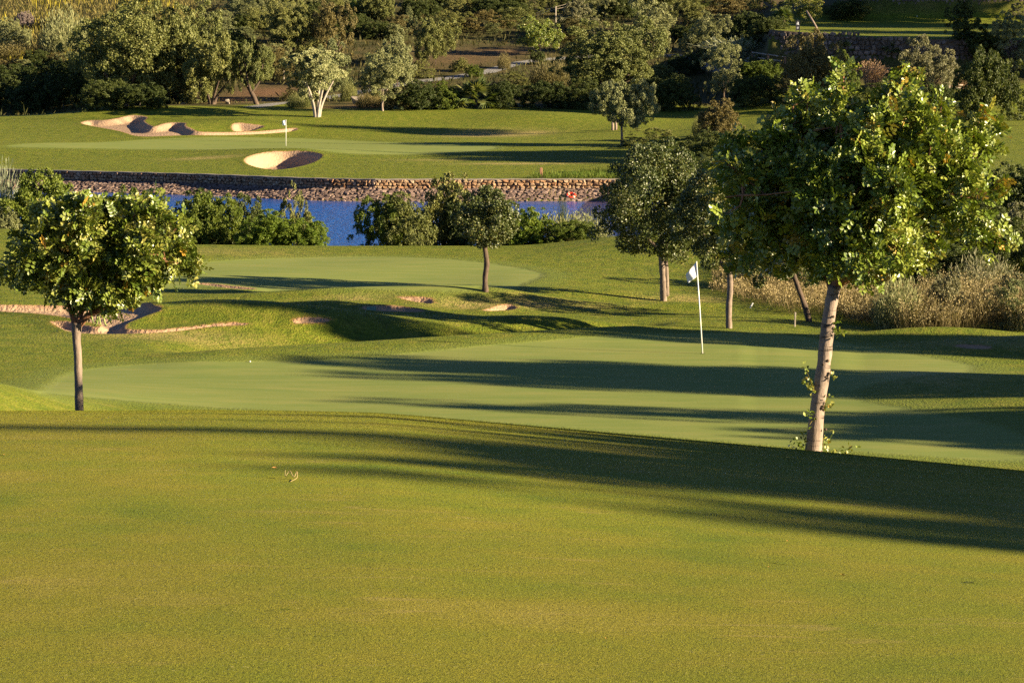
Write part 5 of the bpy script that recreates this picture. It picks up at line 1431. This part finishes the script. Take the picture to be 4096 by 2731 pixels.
# hillside undergrowth and the meadow of yellow flowers
def scat_px(n, px0, px1, Y0, Y1):
    px = rs.uniform(px0, px1, n); Y = rs.uniform(Y0, Y1, n); x = (px - CX) / F * Y
    return np.stack([x, Y, z_base(x, Y)], 1), px
P_, px_ = scat_px(42000, -500, 4600, 254, 372)
pt = sdf_line(PATH, P_[:, 0], P_[:, 1])
db = np.zeros(len(P_))
for px, py, rx, ry in [(1060, 372, 4.2, 6), (930, 400, 5, 5), (1850, 230, 7, 9), (1990, 208, 5, 4.5), (1300, 430, 3, 2), (1240, 432, 2, 2)]:
    g = ground(px, py); db = np.maximum(db, np.exp(-(((P_[:, 0] - g.x) / rx) ** 2 + ((P_[:, 1] - g.y) / ry) ** 2)))
tr_ = (px_ > 3040) & (P_[:, 1] > 259)
ok = (pt > 1.1) & (db < .45) & ~tr_ & ~((P_[:, 1] < 258.5) & (np.sin(P_[:, 0] * .35) * 3.5 + P_[:, 1] < 257))
hh = rs.gamma(3, .14, len(P_)) + .1
blades("undergrowth", "dry tufted undergrowth covering the hillside between the trees", P_[ok], hh[ok], "scrub", 12, .12, .5, 0, cat="undergrowth")
P_, px_ = scat_px(16000, -600, 800, 296, 368)
blades("meadow_grass", "tawny grass of the meadow at the upper left", P_, rs.uniform(.3, .8, len(P_)), "meadow", 14, .09, .4, .4, cat="grass")
g_ok = (np.sin(P_[:, 0] * .5) + np.sin(P_[:, 1] * .33 + P_[:, 0] * .2) > .1)
Pf = P_[g_ok][:1500]
blades("yellow_flowers", "yellow flower spikes in the meadow at the upper left", Pf, rs.uniform(.7, 1.5, len(Pf)), "yellow", 15, .09, .12, 0, cat="flowers")

# scrub bushes that fill the slope between the named ones
fill_rs = np.random.RandomState(5)
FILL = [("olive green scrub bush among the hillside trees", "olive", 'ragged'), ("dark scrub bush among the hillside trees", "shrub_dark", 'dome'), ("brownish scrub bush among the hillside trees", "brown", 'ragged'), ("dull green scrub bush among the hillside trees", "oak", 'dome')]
cnt = 0
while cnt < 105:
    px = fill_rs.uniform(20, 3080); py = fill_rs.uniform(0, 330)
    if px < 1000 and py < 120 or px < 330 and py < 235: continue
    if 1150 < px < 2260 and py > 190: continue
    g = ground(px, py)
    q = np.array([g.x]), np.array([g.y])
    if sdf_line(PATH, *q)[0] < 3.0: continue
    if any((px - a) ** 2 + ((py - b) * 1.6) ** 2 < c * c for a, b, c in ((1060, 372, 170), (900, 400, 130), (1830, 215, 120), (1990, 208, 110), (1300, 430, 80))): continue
    lb_, mt, kd = FILL[int(fill_rs.choice(4, p=[.24, .46, .05, .25]))]  # dark leaves prevail: shade of the gaps put into their colour
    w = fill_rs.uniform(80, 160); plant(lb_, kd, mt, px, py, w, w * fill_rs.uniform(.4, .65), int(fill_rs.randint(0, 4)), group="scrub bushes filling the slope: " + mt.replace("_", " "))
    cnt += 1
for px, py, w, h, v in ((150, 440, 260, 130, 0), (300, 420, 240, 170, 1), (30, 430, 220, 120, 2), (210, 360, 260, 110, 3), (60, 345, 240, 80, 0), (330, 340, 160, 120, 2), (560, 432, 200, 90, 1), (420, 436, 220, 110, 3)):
    plant("bush coloured dark for the deep shade left of and under the huge oaks", 'dome', "shrub_dark", px, py, w, h, v, group="bushes coloured dark for the shaded hollow at left")  # shade of the hollow put into the dark leaf colour
for px, Y, w, h, v in ((600, 266, 280, 350, 2), (690, 280, 230, 310, 3)):
    plant("oak crown added behind the huge oak pair to shade the hollow", 'bigoak', "oak", px, 395, w, h, v, "tree", "oak_tree", "multi", "bark_dark", .0, Y=Y, group="oaks behind the huge pair")  # extra oaks added to throw shade into the hollow at left

# short blades of the mown front slope, which also fringe its brow
Pn = 150000
Yb = 15.0 + 14.5 * np.sqrt(rs.uniform(0, 1, Pn)); ub = rs.uniform(-.235, .235, Pn)
Pb = np.stack([ub * Yb, Yb, z_base(ub * Yb, Yb) - .002], 1)
blades("turf_blades", "short mown grass blades covering the front slope", Pb, rs.uniform(.005, .014, Pn), "turf_blade", 21, .0028, .75, 0, cat="grass")

# ------------------------------------------------------------------ flags, posts and small things
def flagstick(label, base_px, top_px, fl, lean_y=0.0, pole_r=.009, Y=None):
    """fl: flag outline in photograph pixels (attached edge first), folded a little in depth"""
    g = ground(*base_px)
    e = empty("flagstick", (g.x, g.y, gz(g.x, g.y)), label, "flag")
    def rel(px, py, d=0.0):
        q = at(px, py, g.y) - g; return Vector((q.x, d, q.z))
    top = rel(*top_px)
    mb = MB(); mb.tube([(0, 0, -.1), top * .5, top], [pole_r, pole_r, pole_r * .85], 10); mb.build("pole", M["pole"], e, True)
    rows, cols = 8, 10
    V, Fc = [], []
    (ax, ay), (bx, by), (cx, cy), (dx, dy) = fl         # top at pole, bottom at pole, free bottom, free top
    for i in range(rows + 1):
        for j in range(cols + 1):
            s, t = i / rows, j / cols
            px = (ax * (1 - s) + bx * s) * (1 - t) + (dx * (1 - s) + cx * s) * t
            py = (ay * (1 - s) + by * s) * (1 - t) + (dy * (1 - s) + cy * s) * t + (8 * t * t * math.sin(s * 3.1)) * (1 if abs(ax - cx) > 30 else .25)
            V.append(rel(px, py, .05 * math.sin(t * 7 + s * 2.2) * t - .02 * t))
    for i in range(rows):
        for j in range(cols):
            a = i * (cols + 1) + j; Fc.append((a, a + 1, a + cols + 2, a + cols + 1))
    me = bpy.data.meshes.new("flag_cloth"); me.from_pydata(V, [], Fc); me.polygons.foreach_set("use_smooth", [True] * len(Fc)); me.update()
    f = link("flag", me, M["white"], e)
    sm = f.modifiers.new("thick", 'SOLIDIFY'); sm.thickness = .002
    mb = MB(); mb.tube([(.0, 0, .004), (.0, 0, .006)], [.054, .054], 20); mb.build("cup", M["black"], e)
    return e
flagstick("white flag on a leaning pole on the near green, with its cup", (2811, 1414), (2786, 1045), [(2786, 1046), (2791, 1103), (2755, 1131), (2743, 1098)], pole_r=.016)
flagstick("small white flag on the far green beyond the pond", (1144, 585), (1144, 479), [(1143, 480), (1143, 501), (1131, 503), (1128, 485)], pole_r=.022)

def post(label, px, py, h, w, mat, name="post", lean=0.0, cat="post", group=None, Y=None, d=None):
    g = ground(px, py)
    k = 1 / ppm(g.y)
    H, W = h * k, max(w * k, .03)
    e_ = MB()
    rot = Matrix.Rotation(lean, 3, 'Y')
    bmv = [(-.5, 0), (.5, 0)]
    x = W * .5; y = (d or W) * .5; b = W * .14
    ring = [(-x + b, -y), (x - b, -y), (x, -y + b), (x, y - b), (x - b, y), (-x + b, y), (-x, y - b), (-x, -y + b)]
    V = [rot @ Vector((p[0], p[1], -.15)) for p in ring] + [rot @ Vector((p[0], p[1], H - b)) for p in ring] + [rot @ Vector((p[0] * .75, p[1] * .75, H)) for p in ring]
    Fc = [(i, (i + 1) % 8, (i + 1) % 8 + 8, i + 8) for i in range(8)] + [(i + 8, (i + 1) % 8 + 8, (i + 1) % 8 + 16, i + 16) for i in range(8)] + [tuple(range(16, 24)), tuple(reversed(range(8)))]
    e_.add(V, Fc)
    o = e_.build(name, M[mat], None, False, (g.x, g.y, gz(g.x, g.y)))
    return tag(o, label, cat, group)
post("reddish brown wooden marker post on the grass above the far wall", 2164, 712, 41, 11, "wood", "marker_post")
for i, (px, py, h, lb) in enumerate([(116, 452, 20, "leftmost"), (254, 438, 21, "second from the left"), (414, 432, 20, "third from the left"), (560, 428, 19, "rightmost")]):
    post("thin dark boundary stake on the far lawn's crest, %s of four" % lb, px, py, h, 4, "wood_dark", "boundary_stake", group="boundary stakes along the crest")
post("short white stake in the grass left of the leaning trunk", 3179, 1306, 58, 6, "bark_white", "white_stake", .03, "stake")
post("small white tag on a tilted stick in the pale grass", 3000, 1232, 24, 5, "white", "white_tag", .5, "tag")
post("thin pale post in the scrub above the bent trunk tree", 993, 285, 68, 5, "wood_grey", "wire_post", group="wire posts on the hillside")
post("thin pale stake at the foot of the dirt bank", 1136, 318, 34, 4, "wood_grey", "wire_post", group="wire posts on the hillside")
post("pale post in the dark bush above the right fairway", 3797, 372, 42, 7, "wood_grey", "fence_post")
post("tiny stake in the brown clump at the left edge", 18, 272, 22, 4, "wood_grey", "wire_post", group="wire posts on the hillside")

# wire post at the top with its two wires
g = ground(2223, 120)
e = empty("wire_post", (g.x, g.y, g.z - .1), "wooden post with two sagging wires near the top centre", "post")
k = 1 / ppm(g.y)
mb = MB(); mb.tube([(0, 0, 0), (0, 0, 96 * k)], [.07, .06], 8); mb.build("post", M["wood_grey"], e, True)
for j, zz in enumerate((94, 84)):
    for sx, ex, ez in ((1, 55, 16), (-1, -80, -26)):
        mb = MB(); mb.tube([(0, 0, zz * k), (ex * .5 * k, .3, (zz + ez * .4) * k), (ex * k, .6, (zz + ez) * k)], [.018] * 3, 5); mb.build("wire", M["wood_grey"], e)

# split rail fence below the silver plumes
def rail_fence(label, posts, hh, rails):
    g0 = ground(*posts[0]); e = empty("rail_fence", (g0.x, g0.y, g0.z), label, "fence")
    tops = []
    for px, py in posts:
        g = ground(px, py); k = 1 / ppm(g.y)
        mb = MB(); mb.box(Vector((g.x, g.y, g.z)) - g0 + Vector((0, 0, hh * k / 2 - .1)), (.22, .2, hh * k + .2)); mb.build("post", M["wood"], e)
        tops.append((Vector((g.x, g.y, g.z)) - g0, k))
    for (a, ka), (b, kb) in zip(tops[:-1], tops[1:]):
        for r in rails:
            mb = MB(); mb.tube([a + Vector((0, -.12, r * ka)), b + Vector((0, -.12, r * kb))], [.06, .06], 8); mb.build("rail", M["wood_grey"], e, True)
rail_fence("wooden rail fence with stubby posts beside the silver plumes", [(3008, 243), (3073, 252), (3140, 262)], 36, [32, 14])
rail_fence("short wooden rail between the tall pointed olive and the silver plumes", [(2672, 158), (2745, 162)], 20, [18])
rail_fence("bit of rail fence in the dark gap above the right fairway", [(3800, 368), (3850, 372)], 34, [30, 18])

# tee sign
g = ground(3191, 116); g = Vector((g.x, 263.2, gz(g.x * 263.2 / g.y, 263.2))); g.x = at(3191, 116, 263.2).x
k = 1 / ppm(g.y)
e = empty("tee_sign", g, "dark tee information board on two legs with pale picture and lines", "sign")
mb = MB(); mb.box((0, 0, 26 * k), (13 * k, .06, 36 * k)); mb.build("board", M["signblack"], e)
for sx in (-1, 1):
    mb = MB(); mb.box((sx * 7 * k, 0, 21 * k), (2.4 * k, .09, 44 * k)); mb.build("leg", M["signblack"], e)
mb = MB(); mb.add([(-8 * k, -.05, 44 * k), (8 * k, -.05, 44 * k), (0, -.05, 50 * k), (-8 * k, .05, 44 * k), (8 * k, .05, 44 * k), (0, .05, 50 * k)], [(0, 1, 2), (5, 4, 3), (0, 3, 4, 1), (1, 4, 5, 2), (2, 5, 3, 0)]); mb.build("roof", M["signblack"], e)
mb = MB()
for bx, bz, bw, bh in ((-3, 33, 2.2, 7), (1.2, 35, 3.2, 9), (3.8, 31, 1.6, 4), (0, 20, 9, 1.2), (0, 17, 8, 1.0), (-1, 14, 6, 1.0), (0, 40, 6, 1.4)):
    mb.box((bx * k, -.036, bz * k), (bw * k, .012, bh * k))
mb.build("marks", M["signwhite"], e)
# leaning pole beside it
a = at(3283, 112, 264.0); a.z = gz(a.x, 264.0); b = at(3226, 44, 264.0)
mb = MB(); mb.tube([Vector((0, 0, -.1)), (b - a) * .5 + Vector((0, 0, .03)), b - a], [.11, .10, .085], 10); tag(mb.build("leaning_pole", M["bark_pale"], None, True, a), "pale leaning pole propped on the tee lawn beside the sign", "pole")

# life ring on the bank
g = ground(2284, 792); YR_ = g.y
e = empty("life_ring", (g.x, g.y, gz(g.x, g.y) + .16), "orange life ring with pale bands lying on the stone bank", "life ring")
e.rotation_euler = (math.radians(28), math.radians(-8), .2)
def torus(R_, r_, n=40, m=12, a0=0, a1=2 * math.pi, closed=True):
    V, Fc = [], []; N = n if closed else n + 1
    for i in range(N):
        a = a0 + (a1 - a0) * i / n
        for j in range(m):
            b = 2 * math.pi * j / m; V.append((math.cos(a) * (R_ + r_ * math.cos(b)), math.sin(a) * (R_ + r_ * math.cos(b)), r_ * math.sin(b)))
    for i in range(n):
        for j in range(m):
            i2 = (i + 1) % N; Fc.append((i * m + j, i2 * m + j, i2 * m + (j + 1) % m, i * m + (j + 1) % m))
    return V, Fc
mb = MB(); mb.add(*torus(.25, .085)); mb.build("ring", M["orange"], e, True)
for q in range(4):
    mb = MB(); mb.add(*torus(.25, .0885, 4, 12, q * math.pi / 2 + .4, q * math.pi / 2 + .56, False)); mb.build("band", M["ringwhite"], e, True)
mb = MB(); mb.add(*torus(.345, .008, 40, 6)); mb.build("rope", M["twig"], e, True)

# reeds standing on the bank beside the ring
g = ground(2200, 790); e = empty("dry_reeds", (g.x, g.y, gz(g.x, g.y)), "few dead reed stalks standing on the bank left of the life ring", "reeds")
k = 1 / ppm(g.y)
for dx, h, ln in ((-2, 44, .02), (6, 46, .03), (22, 34, -.02), (-14, 14, -.9), (-24, 10, -1.2), (12, 12, .9), (28, 10, 1.0)):
    mb = MB(); mb.tube([(dx * k, 0, -.02), (dx * k + ln * h * k * .5, 0, h * k * .55), (dx * k + ln * h * k, 0, h * k)], [.018, .014, .008], 5); mb.build("stalk", M["twig"], e)

# mint panel in front of the narrow bunker
g = ground(1486, 1247)
k = 1 / ppm(g.y)
e = empty("mint_panel", (g.x, g.y, gz(g.x, g.y)), "pale mint green rectangular panel standing at the narrow bunker's edge", "panel")
mb = MB(); mb.box((0, 0, 9.5 * k), (39 * k, .04, 16 * k)); mb.build("board", M["mint"], e)
for sx in (-1, 1):
    mb = MB(); mb.box((sx * 15 * k, .03, 5 * k), (2 * k, .02, 14 * k)); mb.build("leg", M["wood_dark"], e)

# boulders, stump, pipe
def rock(label, px, py, w, h, seed, mat="rock", name="boulder", group=None):
    g = ground(px, py); k = 1 / ppm(g.y)
    me = rock_mesh("boulder_shape", seed, M[mat])
    o = link(name, me, None, None, (g.x, g.y, gz(g.x, g.y) + h * k * .38)); o.scale = (w * k, w * k * .8, h * k)
    return tag(o, label, "rock", group)
rock("white boulder beside the brown shrubs near the standard olive", 1418, 416, 30, 34, 71)
rock("smaller white boulder right of the bigger one", 1443, 404, 24, 28, 72)
rock("flat grey stone in the shade under the forked tree", 908, 416, 22, 24, 73)
rock("pale flat stone on the shaded bank left of the forked tree", 735, 418, 20, 8, 74)
a = ground(758, 362); b = at(738, 340, a.y)
mb = MB(); mb.tube([Vector((0, 0, 0)), b - a], [.09, .09], 10); tag(mb.build("drain_pipe", M["turq"], None, True, a), "short turquoise pipe leaning in the brush below the huge oaks", "pipe")
# trunk stubs right of the far green
for px, py, h, w, lb in ((2450, 522, 34, 11, "left"), (2463, 520, 32, 10, "right")):
    g = ground(px, py); k = 1 / ppm(g.y)
    mb = MB(); mb.tube([(0, 0, -.1), (.02, 0, h * k * .5), (0, 0, h * k)], [w * k * .55, w * k * .5, w * k * .45], 9, True, .05, RNG)
    tag(mb.build("tree_stump", M["bark_pale"], None, True, (g.x, g.y, gz(g.x, g.y))), "pale cut trunk behind the standard olive, %s one of two" % lb, "stump")

# dead leaves, twig, weed and ball on the lawns
def dead_leaf(label, px, py, ln, seed):
    g = ground(px, py); r = random.Random(seed); k = 1 / ppm(g.y); L_ = ln * k
    V = [(-.5, 0, .1), (-.1, -.28, .25), (.35, -.15, .2), (.5, 0, .45), (.3, .2, .3), (-.15, .25, .3), (0, 0, .02)]
    me = bpy.data.meshes.new("leaf_curl"); me.from_pydata([(x * L_, y * L_, z * L_ * .8) for x, y, z in V], [], [(0, 1, 6), (1, 2, 6), (2, 3, 6), (3, 4, 6), (4, 5, 6), (5, 0, 6)]); me.update()
    o = link("dead_leaf", me, M["deadleaf"], None, (g.x, g.y, gz(g.x, g.y) + .003)); o.rotation_euler = (r.uniform(-.2, .2), r.uniform(-.2, .2), r.uniform(0, 6))
    return tag(o, label, "leaf", "dead leaves on the front slope")
for i, (px, py, ln, lb) in enumerate([(3372, 2303, 22, "largest orange dead leaf on the lit grass below the dark shadow at right"), (3150, 2166, 16, "orange dead leaf just below the edge of the dark shadow at right"), (1097, 1874, 22, "orange dead leaf above the curled twig"), (3076, 2270, 12, "small tan dead leaf beside the dark grass patch"),
                                 (2424, 2555, 11, "small reddish dead leaf low in the middle of the front lawn"), (18, 1820, 14, "orange dead leaf at the left picture edge of the front slope")]):
    dead_leaf(lb, px, py, ln, i)
g = ground(1160, 1918); k = 1 / ppm(g.y)
mb = MB(); z_ = .012
p, q = spline([(-28 * k, .16, z_ + .02), (-22 * k, .05, z_), (-4 * k, .06, z_ + .03), (14 * k, .02, z_), (26 * k, .04, z_ + .03), (28 * k, .0, z_), (10 * k, -.14, z_)], [.0015, .002, .0028, .003, .0028, .002, .0015], 4); mb.tube(p, q, 6)
tag(mb.build("dry_twig", M["twig"], None, False, (g.x, g.y, gz(g.x, g.y))), "curled pale dry twig lying on the front slope", "twig")
def tuft(label, px, py, w, h, mat, seed, n=60, name="weed", wid=.25):
    g = ground(px, py); k = 1 / ppm(g.y); rs2 = np.random.RandomState(seed)
    a = rs2.uniform(0, 6.28, n); q = rs2.uniform(0, w * k * .3, n)
    base = np.stack([np.cos(a) * q, np.sin(a) * q, np.zeros(n)], 1)
    D = unit(np.stack([np.cos(a) * w * k * .7, np.sin(a) * w * k * .7, np.full(n, h * k)], 1) + rs2.normal(size=(n, 3)) * .01)
    ln = h * k * rs2.uniform(.5, 1.1, n)
    me = leaves_mesh("weed_leaves", base + D * ln[:, None] * .5, D, unit(rdirs(rs2, n)), ln, ln * wid, rs2.uniform(.1, .9, n)); me.materials.append(M[mat])
    return tag(link(name, me, None, None, (g.x, g.y, gz(g.x, g.y))), label, "weed")
tuft("small dark weed standing on the brow above the near green", 2267, 1722, 26, 16, "shrub_dark", 1, 26)
tuft("dark clump of coarse grass on the lit front slope at right", 3878, 2330, 46, 14, "shrub_dark", 2, 120, wid=.12)
tuft("faint patch of darker grass right of the middle of the front slope", 3110, 2255, 150, 8, "grass", 3, 260, wid=.15)
tuft("faint dark grass patch on the lower left of the front slope", 1140, 2436, 90, 8, "grass", 4, 160, wid=.15)
tuft("yellow weed on the tongue of grass in the front right rough", 3835, 1566, 16, 14, "carob_yellow", 5, 20)
for px, py, lb in ((1000, 1449, "white golf ball on the far side of the near green at left"), (3668, 68, "white ball on the upper lawn below the dark wall")):
    g = ground(px, py); r_ = .0215 if g.y < 100 else .06
    bm = bmesh.new(); bmesh.ops.create_icosphere(bm, subdivisions=2, radius=r_); me = bpy.data.meshes.new("ball_shape"); bm.to_mesh(me); bm.free(); me.polygons.foreach_set("use_smooth", [True] * len(me.polygons))
    tag(link("golf_ball", me, M["ball"], None, (g.x, g.y, gz(g.x, g.y) + r_ * .9)), lb, "ball")
